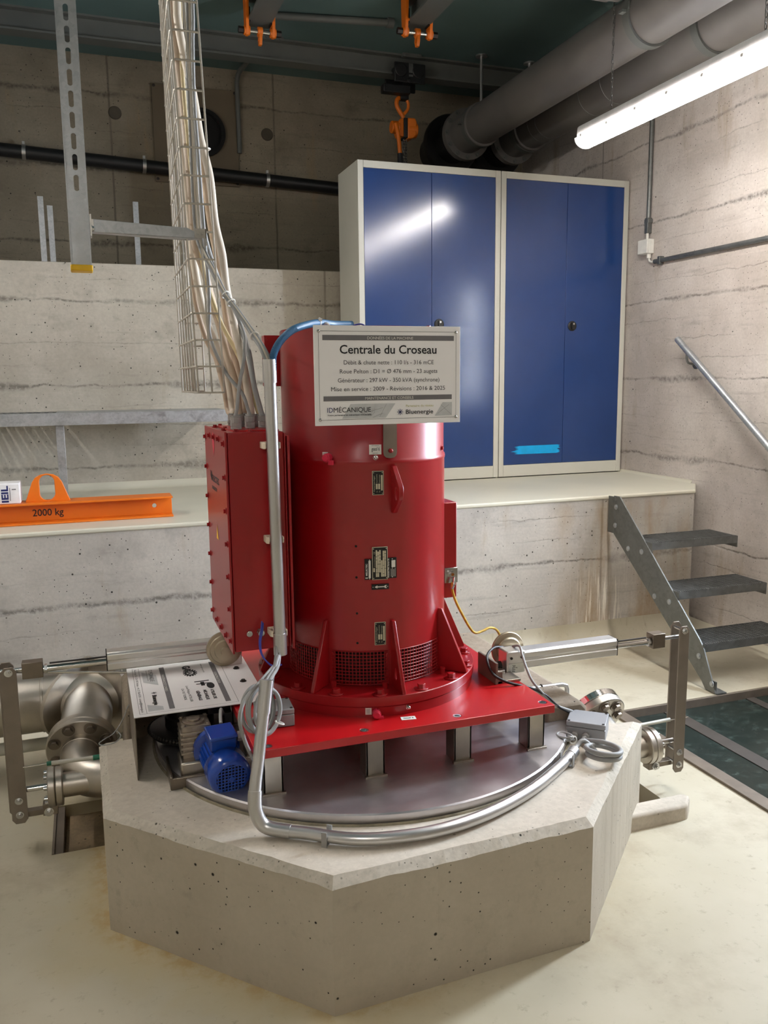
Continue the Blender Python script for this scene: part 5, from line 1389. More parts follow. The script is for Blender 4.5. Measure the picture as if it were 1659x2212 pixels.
bm = bmn(); tube(bm, smooth_path([fo-fd*0.02, fo+fd*0.02, fo+fd*0.06, (1.745, 2.47, 0.205), (1.72, 2.42, 0.185), (1.68, 2.40, 0.18), (1.62, 2.40, 0.18)], 6), 0.042, 26)
finish(bm, 'elbow', M_STEEL, fp, smooth=60)
bm = bmn(); tube(bm, [(1.375, 2.47, 0.430), (1.535, 2.47, 0.430), (1.552, 2.47, 0.424), (1.556, 2.47, 0.41), (1.556, 2.47, 0.35)], 0.0085, 14)
bt = tag(finish(bm, 'tube_bracket', M_CONDUIT, smooth=60), 'bent silver tube bracket lying across the concrete upstand by the right actuator', 'bracket')
bm = bmn(); tube(bm, ring_pts(Vector((1.452, 2.47, 0.430)), Y, Z, 0.0105, 14), 0.0018, 6, closed=True); finish(bm, 'tie', M_SMOKE, bt)
bm = bmn(); plate_hole(bm, [(-0.008, -0.012), (0.008, -0.012), (0.008, 0.012), (-0.008, 0.012)], [circle2(0, 0, 0.004, 12)], (1.462, 2.459, 0.418), X, Z, 0.002)
finish(bm, 'tag', M_TIE, bt, smooth=0)
# ================================================================ cabinets
def cabinet(x0, x1, split, knob, label):
    yf, yb, zb, zt = 4.995, 5.40, 0.847, 2.797
    t = thing('cabinet', label, 'cabinet', ((x0+x1)/2, (yf+yb)/2, zb), 'steel cabinets')
    bm = bmn(); bx(bm, x0, x1, yf+0.012, yb, zb+0.006, zt)
    sw = 0.036
    bx(bm, x0, x0+sw, yf, yf+0.012, zb+0.006, zt); bx(bm, x1-sw, x1, yf, yf+0.012, zb+0.006, zt)
    bx(bm, x0+sw, x1-sw, yf, yf+0.012, zt-0.042, zt); bx(bm, x0+sw, x1-sw, yf, yf+0.012, zb+0.006, zb+0.083)
    cab = finish(bm, 'carcass', M_CAB, t, bevel=0.0025)
    bm = bmn(); bx(bm, x0+0.01, x1-0.01, yf+0.012, yb-0.02, zb-0.002, zb+0.008); finish(bm, 'base_gap', M_DARK, t)
    for k, (a, b) in enumerate(((x0+sw+0.0015, split-0.001), (split+0.001, x1-sw-0.0015))):
        bm = bmn(); bx(bm, a, b, yf+0.002, yf+0.0118, zb+0.085, zt-0.0435)
        d = finish(bm, 'door', M_BLUE, t, bevel=0.0012)
        if k == 1:
            c = Vector((knob, yf+0.002, 1.845))
            bm = bmn(); lathe(bm, [(0.0325, 0), (0.0325, 0.004), (0.026, 0.008), (0.024, 0.008), (0, 0.005)], c, -Y, 32)
            bx(bm, knob-0.008, knob+0.008, yf-0.014, yf-0.003, 1.845-0.022, 1.845+0.022)
            h = finish(bm, 'turn_handle', M_BLACK, d, bevel=0.001)
            bm = bmn(); cyl(bm, (knob+0.004, yf-0.003, 1.858), (knob+0.004, yf-0.0155, 1.858), 0.0068, 14); finish(bm, 'key_cylinder', M_ZINC, h)
    return t, d
c1, d1 = cabinet(1.623, 2.576, 2.101, 2.150, 'left grey steel cabinet with shiny blue double doors, a lamp streak reflected on it')
c2, d2 = cabinet(2.580, 3.533, 3.064, 3.118, 'right grey steel cabinet with blue double doors, against the right hand wall')
ld_ = [o for o in c2.children if o.name.startswith('door')][0]
bm = bmn(); rs = random.Random(4); nst = 7
for i in range(nst):
    z_ = 1.003+i*0.0075; a = 2.655+rs.uniform(0, 0.05)+0.01*abs(i-3); b = 3.05-rs.uniform(0, 0.04)+0.004*(3-abs(i-3))
    P_ = [(a, z_), (a+0.03, z_-0.003), (b-0.03, z_-0.004), (b, z_+0.002), (b-0.02, z_+0.008), (a+0.04, z_+0.007)]
    bm.faces.new([bm.verts.new((x, 4.9962-0.0001*i, z)) for x, z in P_])
lab(finish(bm, 'cyan_smear', M_CYAN, ld_, smooth=0), 'bright cyan brushed smear low on the door')

# ================================================================ shelf, posts
sh = thing('grating_bench', 'long galvanised steel grating bench along the back wall at the left, on flat bar legs', 'bench', (-0.8, 5.2, 0.847))
bm = bmn(); bx(bm, -2.5, 0.80, 4.995, 5.005, 1.270, 1.338); bx(bm, -2.5, 0.80, 5.005, 5.035, 1.328, 1.338)
finish(bm, 'front_fascia', M_GALV, sh, bevel=0.0015)
bm = bmn()
x = -2.48
while x < -0.16:
    bx(bm, x, x+0.021, 5.01, 5.44, 1.306, 1.334); x += 0.044
for yy in (5.1, 5.2, 5.3, 5.4): bx(bm, -2.5, -0.15, yy, yy+0.005, 1.326, 1.334)
finish(bm, 'grating', M_GALVD, sh)
bm = bmn(); bx(bm, -0.148, 0.80, 5.005, 5.44, 1.330, 1.336); finish(bm, 'cover_plate', M_GALV, sh)
for xx in (-0.13, -1.3):
    bm = bmn(); bx(bm, xx-0.022, xx+0.022, 5.03, 5.042, 0.848, 1.30); bx(bm, xx-0.022, xx+0.022, 5.03, 5.10, 0.848, 0.854); finish(bm, 'leg', M_GALV, sh, bevel=0.001)
for xs_, l in (((-0.165, -0.115), 'pair of pale galvanised uprights on the concrete ledge at the far left'), ((0.38,), 'single pale galvanised upright on the concrete ledge behind the bracket arm')):
    bm = bmn()
    for k, xx in enumerate(xs_): bx(bm, xx-0.016, xx+0.016, 5.60, 5.606, 2.207, 2.60-0.05*k)
    if len(xs_) == 2: bx(bm, xs_[0]-0.02, xs_[1]+0.02, 5.58, 5.64, 2.207, 2.213)
    tag(finish(bm, 'ledge_upright', M_GALV), l, 'upright')

# ================================================================ spreader beam and carton
sb = thing('lifting_beam', 'orange steel lifting beam marked 2000 kg lying on the concrete platform', 'lifting beam', (-0.6, 4.25, 0.848))
bm = bmn(); BX0, BX1 = -1.6, 0.386
bx(bm, BX0, BX1, 4.19, 4.33, 0.848, 0.857); bx(bm, BX0, BX1, 4.19, 4.33, 0.940, 0.949)
plate_hole(bm, [(BX0, 0.857), (BX1, 0.857), (BX1, 0.940), (BX0, 0.940)], [circle2(0.302, 0.899, 0.0105, 18)], (0, 4.264, 0), X, Z, 0.008)
finish(bm, 'beam_profile', M_ORANGE, sb, bevel=0.0015)
bm = bmn()
out = [(-0.100, 0), (0.100, 0), (0.092, 0.02), (0.066, 0.092), (0.052, 0.113), (0.030, 0.126), (0, 0.131), (-0.030, 0.126), (-0.052, 0.113), (-0.066, 0.092), (-0.092, 0.02)]
plate_hole(bm, out, [[(0.034*math.cos(a), 0.065+(0.026 if math.sin(a) > 0 else -0.026)+0.034*math.sin(a)) for a in [2*PI*k/28 for k in range(28)]]], (-0.184, 4.268, 0.949), X, Z, 0.020)
finish(bm, 'lifting_eye', M_ORANGE, sb, bevel=0.002)
bm = bmn(); text_bm(bm, [('2000 kg', 0.047, (-0.256, 4.255, 0.880), X, Z, 'LEFT', 0.137, 0.0004)])
lab(finish(bm, 'lettering', M_INK, sb, smooth=0), 'black lettering 2000 kg')
ctn = thing('carton', 'small white carton with dark blue letters standing on the orange lifting beam', 'carton', (-0.40, 4.26, 0.949))
bm = bmn(); bx(bm, -0.50, -0.3, 4.21, 4.33, 0.950, 1.046); finish(bm, 'box', M_CARTON, ctn, bevel=0.005)
bm = bmn(); text_bm(bm, [('IEIL', 0.040, (-0.352, 4.2094, 0.958), Z, -X, 'LEFT', 0.078, 0.0015)])
finish(bm, 'lettering', M_NAVY, ctn, smooth=0)
bm = bmn(); quad(bm, (-0.335, 4.2094, 1.015), X, Z, 0.018, 0.005); quad(bm, (-0.345, 4.2094, 0.965), X, Z, 0.003, 0.06)
finish(bm, 'printed_lines', M_BAND, ctn, smooth=0)

# ================================================================ stairs and handrail
stt = thing('steel_stairs', 'galvanised steel stairs with three grating treads up to the concrete platform', 'stairs', (3.03, 3.5, 0))
bm = bmn()
prism(bm, [(3.945, 0.643), (3.945, 0.851), (3.892, 0.851), (3.205, 0.235), (3.178, 0.205), (3.080, 0.004), (3.150, 0.004), (3.182, 0.040)], (2.757, 0, 0), Y, Z, 0.008)
bx(bm, 2.755, 2.763, 3.93, 3.992, 0.640, 0.845)
sr = finish(bm, 'stringer', M_GALVD, stt, bevel=0.001)
bm = bmn(); bx(bm, 2.763, 2.82, 3.075, 3.15, 0.0, 0.006); bx(bm, 2.763, 2.769, 3.085, 3.15, 0.0, 0.06); finish(bm, 'foot_angle', M_GALVD, stt)
for y_, z_ in ((3.921, 0.79), (3.924, 0.686), (3.799, 0.577), (3.681, 0.582), (3.559, 0.368), (3.440, 0.367), (3.204, 0.154), (3.105, 0.045)):
    bm = bmn(); lathe(bm, [(0.0145, 0), (0.0145, 0.003), (0.009, 0.003), (0.009, 0.006), (0, 0.009)], (2.757, y_, z_), -X, 18); finish(bm, 'coach_bolt', M_GALV, sr)
def tread(y0_, z_):
    bm = bmn(); x0_, x1_, d = 2.766, 3.315, 0.225
    bx(bm, x0_, x1_, y0_, y0_+0.004, z_-0.038, z_); bx(bm, x0_, x1_, y0_+0.004, y0_+0.012, z_-0.038, z_-0.034)
    bx(bm, x0_, x1_, y0_+d-0.004, y0_+d, z_-0.038, z_)
    k = 0; yy = y0_+0.014
    while yy < y0_+d-0.012: bx(bm, x0_, x1_, yy, yy+0.0035, z_-0.030, z_); yy += 0.0125
    xx = x0_+0.02
    while xx < x1_-0.01: bx(bm, xx, xx+0.003, y0_+0.004, y0_+d-0.004, z_-0.010, z_-0.001); xx += 0.034
    for xx in (x0_-0.004, x1_): bx(bm, xx, xx+0.004, y0_, y0_+d, z_-0.062, z_)
    for i in range(44): bx(bm, x0_+0.006+i*0.0124, x0_+0.012+i*0.0124, y0_-0.0005, y0_+0.012, z_, z_+0.003)
    lab(finish(bm, 'tread', M_GALVD, stt, smooth=0), 'serrated grating tread')
tread(3.60, 0.642); tread(3.375, 0.431); tread(3.175, 0.218)
hr = thing('handrail', 'round steel handrail sloping down the right hand wall above the stairs', 'handrail', (3.47, 3.9, 1.0))
pa, pb = Vector((3.47, 4.363, 1.732)), Vector((3.47, 3.10, 0.755))
bm = bmn(); lathe(bm, [(0, 0), (0.0175, 0), (0.0195, 0.002), (0.0195, (pb-pa).length), (0, (pb-pa).length)], pa, pb-pa, 22); finish(bm, 'rail', M_GALV, hr)
for t_ in (0.075, 0.9):
    c = pa.lerp(pb, t_)
    bm = bmn(); tube(bm, smooth_path([c-Z*0.015, c-Z*0.045, c+Vector((0.012, 0, -0.072)), c+Vector((0.04, 0, -0.080)), c+Vector((0.072, 0, -0.080))], 5), 0.007, 10)
    lathe(bm, [(0, 0), (0.032, 0), (0.032, 0.005), (0, 0.005)], c+Vector((0.075, 0, -0.08)), -X, 24)
    lathe(bm, [(0, 0), (0.018, 0), (0.014, 0.012), (0, 0.014)], c+Vector((0.07, 0, -0.08)), -X, 18)
    finish(bm, 'rail_bracket', M_GALVD, hr, smooth=50)

# ================================================================ glass floor hatch
gh = thing('glass_hatch', 'dark green glass floor panels in a brown steel frame in front of the stairs', 'floor hatch', (2.85, 2.3, -0.03))
hx0, hx1, hy0, hy1 = 2.16, RW, 1.2, 3.08
bm = bmn()
bx(bm, hx0, hx0+0.07, hy0, hy1, -0.06, 0.002); bx(bm, hx0-0.002, hx0+0.008, hy0, hy1, -0.05, 0.010)
fr = finish(bm, 'side_frame', M_FRAMEB, gh, bevel=0.001)
bm = bmn(); bx(bm, hx0, hx1, hy1-0.012, hy1, -0.28, -0.002); bx(bm, hx0+0.07, hx1, hy1-0.05, hy1-0.012, -0.07, -0.057)
finish(bm, 'rear_frame', M_FRAMEB, gh, bevel=0.001)
bm = bmn(); bx(bm, 2.455, 2.525, hy0, hy1-0.013, -0.058, -0.037); bx(bm, 2.487, 2.493, hy0, hy1-0.05, -0.15, -0.057); bx(bm, 2.93, 2.98, hy0, hy1-0.013, -0.058, -0.037)
finish(bm, 'support_bar', M_BARUNDER, gh)
for k, (a, b) in enumerate(((hx0+0.072, 2.453), (2.527, 2.928), (2.982, hx1-0.004))):
    bm = bmn(); bx(bm, a, b, hy0, hy1-0.013, -0.056, -0.040); finish(bm, 'glass_panel', M_HGLASS, gh, smooth=0)
for yy in (2.12, 1.5):
    bm = bmn(); cyl(bm, (hx0+0.045, yy, 0.0035), (hx0+0.045, yy, 0.0048), 0.009, 14); finish(bm, 'frame_hole', M_DARK, fr)

# ================================================================ cable tray, strut and arm
ty0, ty1, tx0, tx1, tz0, tz1 = 2.45, 2.86, 0.312, 0.385, 1.470, CZ-0.02
ty = thing('cable_tray', 'upright wire mesh cable tray full of cables coming down from the ceiling', 'cable tray', (0.33, 2.65, tz0))
bm = bmn(); rw = 0.0029
def tl(z, y): return (-0.032+0.020*(y-ty0)/(ty1-ty0))*(z-tz0)
for yy in [ty0+(ty1-ty0)*i/6 for i in range(7)]: cyl(bm, (tx0, yy, tz0), (tx0+tl(tz1, yy), yy, tz1), rw, 6)
for yy in (ty0, ty1):
    for xx in (tx0+0.038, tx1): cyl(bm, (xx, yy, tz0), (xx+tl(tz1, yy), yy, tz1), rw, 6)
finish(bm, 'long_wires', M_WIRE, ty, smooth=60)
zz = tz0
while zz < tz1:
    bm = bmn()
    k_ = tl(zz, ty0); k2 = tl(zz, ty1); tube(bm, [(tx1+k_, ty0-0.003, zz), (tx0+k_+0.008, ty0-0.003, zz), (tx0+k_-0.002, ty0+0.006, zz), (tx0+k2-0.002, ty1-0.006, zz), (tx0+k2+0.008, ty1+0.003, zz), (tx1+k2, ty1+0.003, zz)], rw, 6)
    finish(bm, 'cross_wire', M_WIRE, ty, smooth=60)
    zz += 0.0735
stp = thing('strut_channel', 'slotted galvanised channel hanging from the ceiling at the upper left, yellow cap at its end', 'strut', (0.02, 2.45, 1.80))
sx0, sx1, sy0 = -0.005, 0.0435, 2.45
bm = bmn()
slots = []
z_ = 2.02
while z_ < 3.6: slots.append([(0.0193+0.0065*math.cos(a), z_+(0.014 if math.sin(a) >= 0 else -0.014)+0.0065*math.sin(a)) for a in [2*PI*k/14 for k in range(14)]]); z_ += 0.052
plate_hole(bm, [(sx0, 1.806), (sx1, 1.806), (sx1, CZ-0.01), (sx0, CZ-0.01)], slots, (0, sy0+0.003, 0), X, Z, 0.003)
for xx in (sx0, sx1-0.0028):
    bx(bm, xx, xx+0.0028, sy0+0.0028, sy0+0.045, 1.806, CZ-0.01)
bx(bm, sx0-0.002, sx0+0.001, sy0-0.006, sy0+0.004, 1.806, CZ-0.01); bx(bm, sx1-0.001, sx1+0.002, sy0-0.006, sy0+0.004, 1.806, CZ-0.01)
finish(bm, 'channel', M_GALV, stp)
bm = bmn(); bx(bm, sx0-0.004, sx1+0.004, sy0-0.007, sy0+0.047, 1.796, 1.812); lab(finish(bm, 'end_cap', M_YEL, stp, bevel=0.003), 'yellow plastic end cap')
bm = bmn(); bx(bm, sx0-0.06, sx1+0.06, sy0-0.06, sy0+0.1, CZ-0.01, CZ); finish(bm, 'ceiling_plate', M_GALV, stp)
arm = thing('bracket_arm', 'grey sheet steel bracket arm reaching from the slotted channel to the cable tray', 'bracket arm', (0.2, 2.44, 1.89))
bm = bmn()
prism(bm, [(0.050, 1.897), (0.050, 1.930), (0.300, 1.919), (0.338, 1.900), (0.338, 1.894), (0.300, 1.893)], (0, 2.446, 0), X, Z, 0.003)
prism(bm, [(0.050, 1.897), (0.300, 1.890), (0.338, 1.893), (0.338, 1.896), (0.300, 1.893), (0.050, 1.900)], (0, 2.475, 0), X, Z, 0.029)
finish(bm, 'arm', M_GALV, arm, bevel=0.0008)
bm = bmn(); bx(bm, 0.0465, 0.0505, 2.43, 2.475, 1.885, 1.94); bx(bm, 0.0505, 0.056, 2.440, 2.472, 1.899, 1.929); hexbolt(bm, (0.0505, 2.44, 1.905), X, 0.006, 0.006)
finish(bm, 'end_plate', M_ZINC, arm)
bm = bmn(); bx(bm, 0.318, 0.350, 2.440, 2.4425, 1.893, 1.918); bx(bm, 0.3485, 0.351, 2.44, 2.475, 1.875, 1.918)
for xx in (0.328, 0.340): hexbolt(bm, (xx, 2.440, 1.905), -Y, 0.004, 0.005)
finish(bm, 'tray_clamp', M_ZINC, arm)

# ================================================================ lamps
def lamp(x, y0_, y1_, z, label, tube_=False):
    t = thing('fluorescent_lamp', label, 'lamp', (x, (y0_+y1_)/2, z))
    prof = [(-0.038, 0.115), (0.038, 0.115), (0.046, 0.104), (0.050, 0.054), (-0.050, 0.054), (-0.046, 0.104)]
    bm = bmn(); prism(bm, [(x+a, z+b) for a, b in prof], (0, y1_, 0), X, Z, y1_-y0_); finish(bm, 'housing', M_HOUSE, t, bevel=0.002)
    if tube_:
        bm = bmn(); cyl(bm, (x, y0_+0.02, z+0.03), (x, y1_-0.02, z+0.03), 0.017, 18); finish(bm, 'light_tube', M_TUBE, t, smooth=50)
        bm = bmn()
        for yy in (y0_, y1_-0.02): bx(bm, x-0.018, x+0.018, yy, yy+0.02, z+0.01, z+0.06)
        finish(bm, 'tube_holder', M_HOUSE, t)
        return t
    dp = [(x+0.062*math.cos(a), z+0.0515+0.048*math.sin(a)) for a in [PI+PI*k/12 for k in range(13)]]
    bm = bmn(); prism(bm, dp, (0, y1_-0.006, 0), X, Z, y1_-y0_-0.012); finish(bm, 'diffuser', M_LIT, t, smooth=50)
    bm = bmn()
    for yy in (y0_, y1_-0.006): prism(bm, [(x+(a-x)*1.03, z+0.0515+(b-z-0.0515)*1.03) for a, b in dp], (0, yy+0.006, 0), X, Z, 0.006)
    finish(bm, 'end_cap', M_HOUSE, t)
    for k in range(7):
        yy = y0_+0.06+k*(y1_-y0_-0.12)/6
        for s in (-1, 1):
            bm = bmn(); bx(bm, x+s*0.0605-0.003, x+s*0.0605+0.003, yy-0.008, yy+0.008, z+0.046, z+0.060); finish(bm, 'diffuser_clip', M_HOUSE, t)
    return t
def chain(p0, p1, label):
    p0, p1 = Vector(p0), Vector(p1); L = (p1-p0).length; n_ = int(L/0.021); bm = bmn(); d = (p1-p0).normalized()
    for k in range(n_):
        c = p0+d*(k+0.5)*L/n_
        v = X if k % 2 else Y
        pts = [c+v*0.0055*math.cos(a)+d*(0.0145*math.sin(a)) for a in [2*PI*i/10 for i in range(10)]]
        tube(bm, pts, 0.0017, 5, closed=True)
    return tag(finish(bm, 'hanging_chain', M_CHAIN, smooth=60), label, 'chain')
lamp(2.633, 2.62, 4.14, 2.718, 'long fluorescent lamp, lit, hanging on chains at the upper right')
chain((2.633, 3.90, 2.833), (2.633, 3.90, CZ), 'thin chain holding the far end of the lit lamp at the upper right')
chain((2.633, 2.86, 2.833), (2.633, 2.86, CZ), 'thin chain holding the near end of the lit lamp, beyond the right edge')
lamp(-1.12, 2.5, 4.02, 2.718, 'fluorescent lamp over the left side of the room', True)
lamp(2.633, 1.02, 2.54, 2.718, 'fluorescent lamp in line with the visible one, beyond the right edge')
lamp(-0.5, -1.6, -0.08, 2.718, 'added unseen fill lamp behind the camera', True)  # unseen lamp added to brighten the surfaces facing the camera
for x_, ys in ((-1.12, (2.8, 3.7)), (2.633, (1.3, 2.2)), (-0.5, (-1.2, -0.5))):
    for y_ in ys:
        bm = bmn(); cyl(bm, (x_, y_, 2.83), (x_, y_, CZ), 0.003, 6); tag(finish(bm, 'lamp_hanger', M_CHAIN), 'thin hanger rod of a lamp outside the picture', 'hanger rod', 'hangers of the lamps outside the picture')

# ================================================================ ceiling pipes
def big_pipe(x, z, r, y_end, rings, welds, label):
    t = thing('ceiling_pipe', label, 'pipe', (x, 3.0, z-r))
    bm = bmn(); cyl(bm, (x, -2.15, z), (x, y_end, z), r, 48); lathe(bm, [(r, 0), (r+0.012, 0.004), (r+0.012, 0.05), (r, 0.054)], (x, y_end-0.42, z), Y, 48)
    pp = finish(bm, 'pipe_barrel', M_DUCT, t)
    for yy in welds:
        bm = bmn(); lathe(bm, [(r, -0.003), (r+0.002, -0.001), (r+0.002, 0.001), (r, 0.003)], (x, yy, z), Y, 48); lab(finish(bm, 'pipe_seam', M_GALVD, pp), 'thin pale seam round the pipe')
    for k in range(2):
        bm = bmn(); lathe(bm, [(r-0.01, 0), (r+0.045, 0), (r+0.045, 0.026), (r-0.01, 0.026)], (x, y_end-0.16+0.028*k, z), Y, 52); f_ = finish(bm, 'flange', M_DUCT, t)
    for k in range(12):
        a = 2*PI*k/12; bm = bmn(); hexbolt(bm, (x+(r+0.026)*math.cos(a), y_end-0.16, z+(r+0.026)*math.sin(a)), -Y, 0.012, 0.011); finish(bm, 'flange_bolt', M_BEAM, f_)
    bm = bmn(); lathe(bm, [(r+0.01, 0), (r+0.075, 0), (r+0.085, 0.02), (r+0.085, 0.05), (r+0.01, 0.05)], (x, y_end+0.11, z), Y, 52); cyl(bm, (x, y_end-0.02, z), (x, 6.55, z), r+0.01, 40)
    finish(bm, 'wall_collar', M_RUBBER, t)
    for yy in rings:
        bm = bmn(); lathe(bm, [(r+0.001, -0.022), (r+0.014, -0.024), (r+0.014, 0.024), (r+0.001, 0.022)], (x, yy, z), Y, 48, close=True)
        for s in (-1, 1): bx(bm, x+s*(r+0.022)-0.018, x+s*(r+0.022)+0.018, yy-0.016, yy+0.016, z-0.007, z+0.007)
        cl = finish(bm, 'pipe_clamp', M_BEAM, t)
        bm = bmn(); cyl(bm, (x, yy, z+r+0.006), (x, yy, CZ-0.006), 0.0105, 14); lathe(bm, [(0, 0), (0.042, 0), (0.042, 0.008), (0, 0.008)], (x, yy, CZ-0.008), Z, 20)
        lab(finish(bm, 'hanger_rod', M_CONDUIT, cl), 'round hanger rod with ceiling plate')
    return t
big_pipe(2.775, 3.275, 0.135, 6.08, (5.70, 3.80, 1.9), (), 'left one of the two large grey pipes under the ceiling')
big_pipe(3.165, 3.275, 0.135, 6.08, (5.72, 3.78, 1.9), (4.86, 4.62, 5.4, 5.5), 'right one of the two large grey pipes under the ceiling, nearest the right wall')
bm = bmn(); bx(bm, 2.50, 2.60, 3.84, 3.92, 3.36, 3.46); bx(bm, 2.53, 2.57, 3.86, 3.90, 3.46, CZ); bx(bm, 2.53, 2.625, 3.80, 3.86, 3.34, 3.37)
tag(finish(bm, 'ceiling_bracket', M_DUCT, bevel=0.004), 'dark ceiling bracket beside the left ceiling pipe at the top of the lamp chain', 'bracket')

# ================================================================ upper wall fittings
dp_ = thing('drain_pipe', 'long black pipe fixed with clamps across the upper back wall', 'pipe', (0.4, 6.42, 2.95))
pa, pb = Vector((-2.58, 6.42, 3.140)), Vector((3.0, 6.42, 2.897))
bm = bmn(); cyl(bm, pa, pb, 0.044, 26); finish(bm, 'pipe_barrel', M_BLACK, dp_)
for px in (-0.27, 0.51, 1.385, -1.2, 2.2):
    c = pa.lerp(pb, (px-pa.x)/(pb.x-pa.x))
    bm = bmn(); lathe(bm, [(0.0445, -0.012), (0.049, -0.012), (0.049, 0.012), (0.0445, 0.012)], c, pb-pa, 26, close=True); cyl(bm, c+Z*0.0+Y*0.045, c+Y*0.078, 0.006, 8); bx(bm, c.x-0.008, c.x+0.008, c.y-0.01, c.y+0.01, c.z+0.046, c.z+0.068)
    finish(bm, 'pipe_clamp', M_CONDUIT, dp_)
vp = thing('wall_panel', 'brown square panel with a round dark opening on the upper back wall behind the cables', 'panel', (0.88, 6.48, 2.9))
bm = bmn(); plate_hole(bm, [(0.590, 2.92), (1.190, 2.92), (1.190, 3.583), (0.590, 3.583)], [circle2(0.93, 3.275, 0.165, 40)], (0, 6.492, 0), X, Z, 0.012); finish(bm, 'sheet', M_BROWN, vp, bevel=0.002)
bm = bmn(); lathe(bm, [(0.14, 0), (0.165, 0), (0.165, 0.05), (0.14, 0.05)], (0.93, 6.50, 3.275), -Y, 40, close=True); cyl(bm, (0.93, 6.497, 3.275), (0.93, 6.49, 3.275), 0.15, 40); finish(bm, 'round_opening', M_DARK, vp)
for a in (0.605, 1.175):
    for b in (2.94, 3.568):
        bm = bmn(); hexbolt(bm, (a, 6.48, b), -Y, 0.007, 0.006); finish(bm, 'panel_screw', M_SMOKE, vp)
bm = bmn(); tube(bm, smooth_path([(1.245, 6.1, 3.715), (1.225, 6.3, 3.71), (1.20, 6.42, 3.69), (1.192, 6.47, 3.64)], 5)+[(1.197, 6.475, 3.155)], 0.017, 14)
c_ = tag(finish(bm, 'wall_conduit', M_BEAM, smooth=60), 'dark upright conduit on the upper back wall right of the brown panel', 'conduit')
for zz, l in ((3.26, 0.05), ):
    pass
for px, pz, l in ((0.335, 3.365, 'dark round formwork plug on the upper back wall left of the cables'), (1.41, 3.31, 'dark round formwork plug on the upper back wall right of the brown panel')):
    bm = bmn(); lathe(bm, [(0, 0), (0.045, 0), (0.04, 0.008), (0, 0.009)], (px, 6.5, pz), -Y, 20); tag(finish(bm, 'formwork_plug', M_PLUG), l, 'plug')

# ================================================================ crane beam, hoist, clamps
rbm = thing('runway_beam', 'grey steel crane beam under the ceiling along the back wall', 'beam', (0.5, 5.93, 3.56))
bm = bmn(); bx(bm, -2.55, RW, 5.84, 5.95, 3.598, 3.610); bx(bm, -2.55, RW, 5.889, 5.901, 3.610, CZ-0.012); bx(bm, -2.55, RW, 5.84, 5.95, CZ-0.012, CZ)
finish(bm, 'beam_profile', M_BEAM, rbm)
for xx in (1.32, 2.30, -1.0):
    bm = bmn(); bx(bm, xx-0.07, xx+0.07, 5.81, 5.84, 3.71, CZ)
    for s in (-0.045, 0.045): hexbolt(bm, (xx+s, 5.81, 3.722), -Y, 0.009, 0.012)
    finish(bm, 'fixing_plate', M_BEAM, rbm)
def gird(x, y_end, label):
    t = thing('ceiling_girder', label, 'girder', (x, y_end-1.2, 3.59))
    bm = bmn(); bx(bm, x-0.07, x+0.07, y_end-3.2, y_end, 3.590, 3.603); bx(bm, x-0.006, x+0.006, y_end-3.2, y_end, 3.603, CZ-0.01); bx(bm, x-0.07, x+0.07, y_end-3.2, y_end, CZ-0.01, CZ)
    finish(bm, 'beam_profile', M_BEAM, t)
gird(1.120, 5.35, 'short grey girder under the ceiling carrying the left orange beam clamp')
gird(2.020, 5.10, 'short grey girder under the ceiling carrying the right orange beam clamp')
def clamp(x, y, z, label):
    t = thing('beam_clamp', label, 'beam clamp', (x, y, z), 'orange beam clamps')
    bm = bmn(); cyl(bm, (x-0.115, y, z), (x+0.115, y, z), 0.0125, 18); sp = finish(bm, 'spindle', M_CHROME, t)
    bm = bmn()
    bm.free()
    for s in (-1, 1):
        bm = bmn(); cyl(bm, (x+s*0.096, y, z), (x+s*0.128, y, z), 0.019, 6); finish(bm, 'spindle_nut', M_SMOKE, sp)
    for s in (-1, 1):
        bm = bmn(); xx = x+s*0.078
        prism(bm, [(-0.045, 0.188), (0.045, 0.188), (0.036, 0.06), (0.03, 0.0), (0.015, -0.028), (-0.015, -0.028), (-0.03, 0.0), (-0.036, 0.06)], (xx-0.009, y, z), Y, Z, 0.018)
        bx(bm, min(xx, xx-s*0.03), max(xx, xx-s*0.03), y-0.045, y+0.045, z+0.05, z+0.060)
        cyl(bm, (xx-0.018, y, z), (xx+0.018, y, z), 0.026, 18)
        finish(bm, 'jaw', M_ORANGE, t, bevel=0.002)
        bm = bmn(); bx(bm, xx-s*0.012-0.006, xx-s*0.012+0.006, y-0.03, y+0.03, z+0.04, z+0.12); finish(bm, 'jaw_pad', M_BLACK, t)
    bm = bmn(); cyl(bm, (x-0.014, y, z), (x+0.014, y, z), 0.027, 18); plate_hole(bm, [(-0.02, 0), (0.02, 0), (0.026, -0.045), (0.014, -0.075), (-0.014, -0.075), (-0.026, -0.045)], [circle2(0, -0.045, 0.011, 14)], (x-0.009, y, z), Y, Z, 0.018)
    finish(bm, 'shackle', M_ORANGE, t, bevel=0.002)
clamp(1.121, 5.28, 3.542, 'left orange beam clamp with bright spindle under the ceiling')
clamp(2.015, 5.01, 3.542, 'right orange beam clamp with bright spindle under the ceiling')
bm = bmn(); cyl(bm, (1.20, 5.46, 3.712), (1.96, 5.33, 3.712), 0.022, 14)
for x_, y_ in ((1.20, 5.46), (1.96, 5.33)): cyl(bm, (x_-0.02, y_, 3.712), (x_+0.02, y_, 3.712), 0.032, 14)
tag(finish(bm, 'ceiling_conduit', M_BEAM), 'grey conduit on the ceiling between the two orange beam clamps', 'conduit')
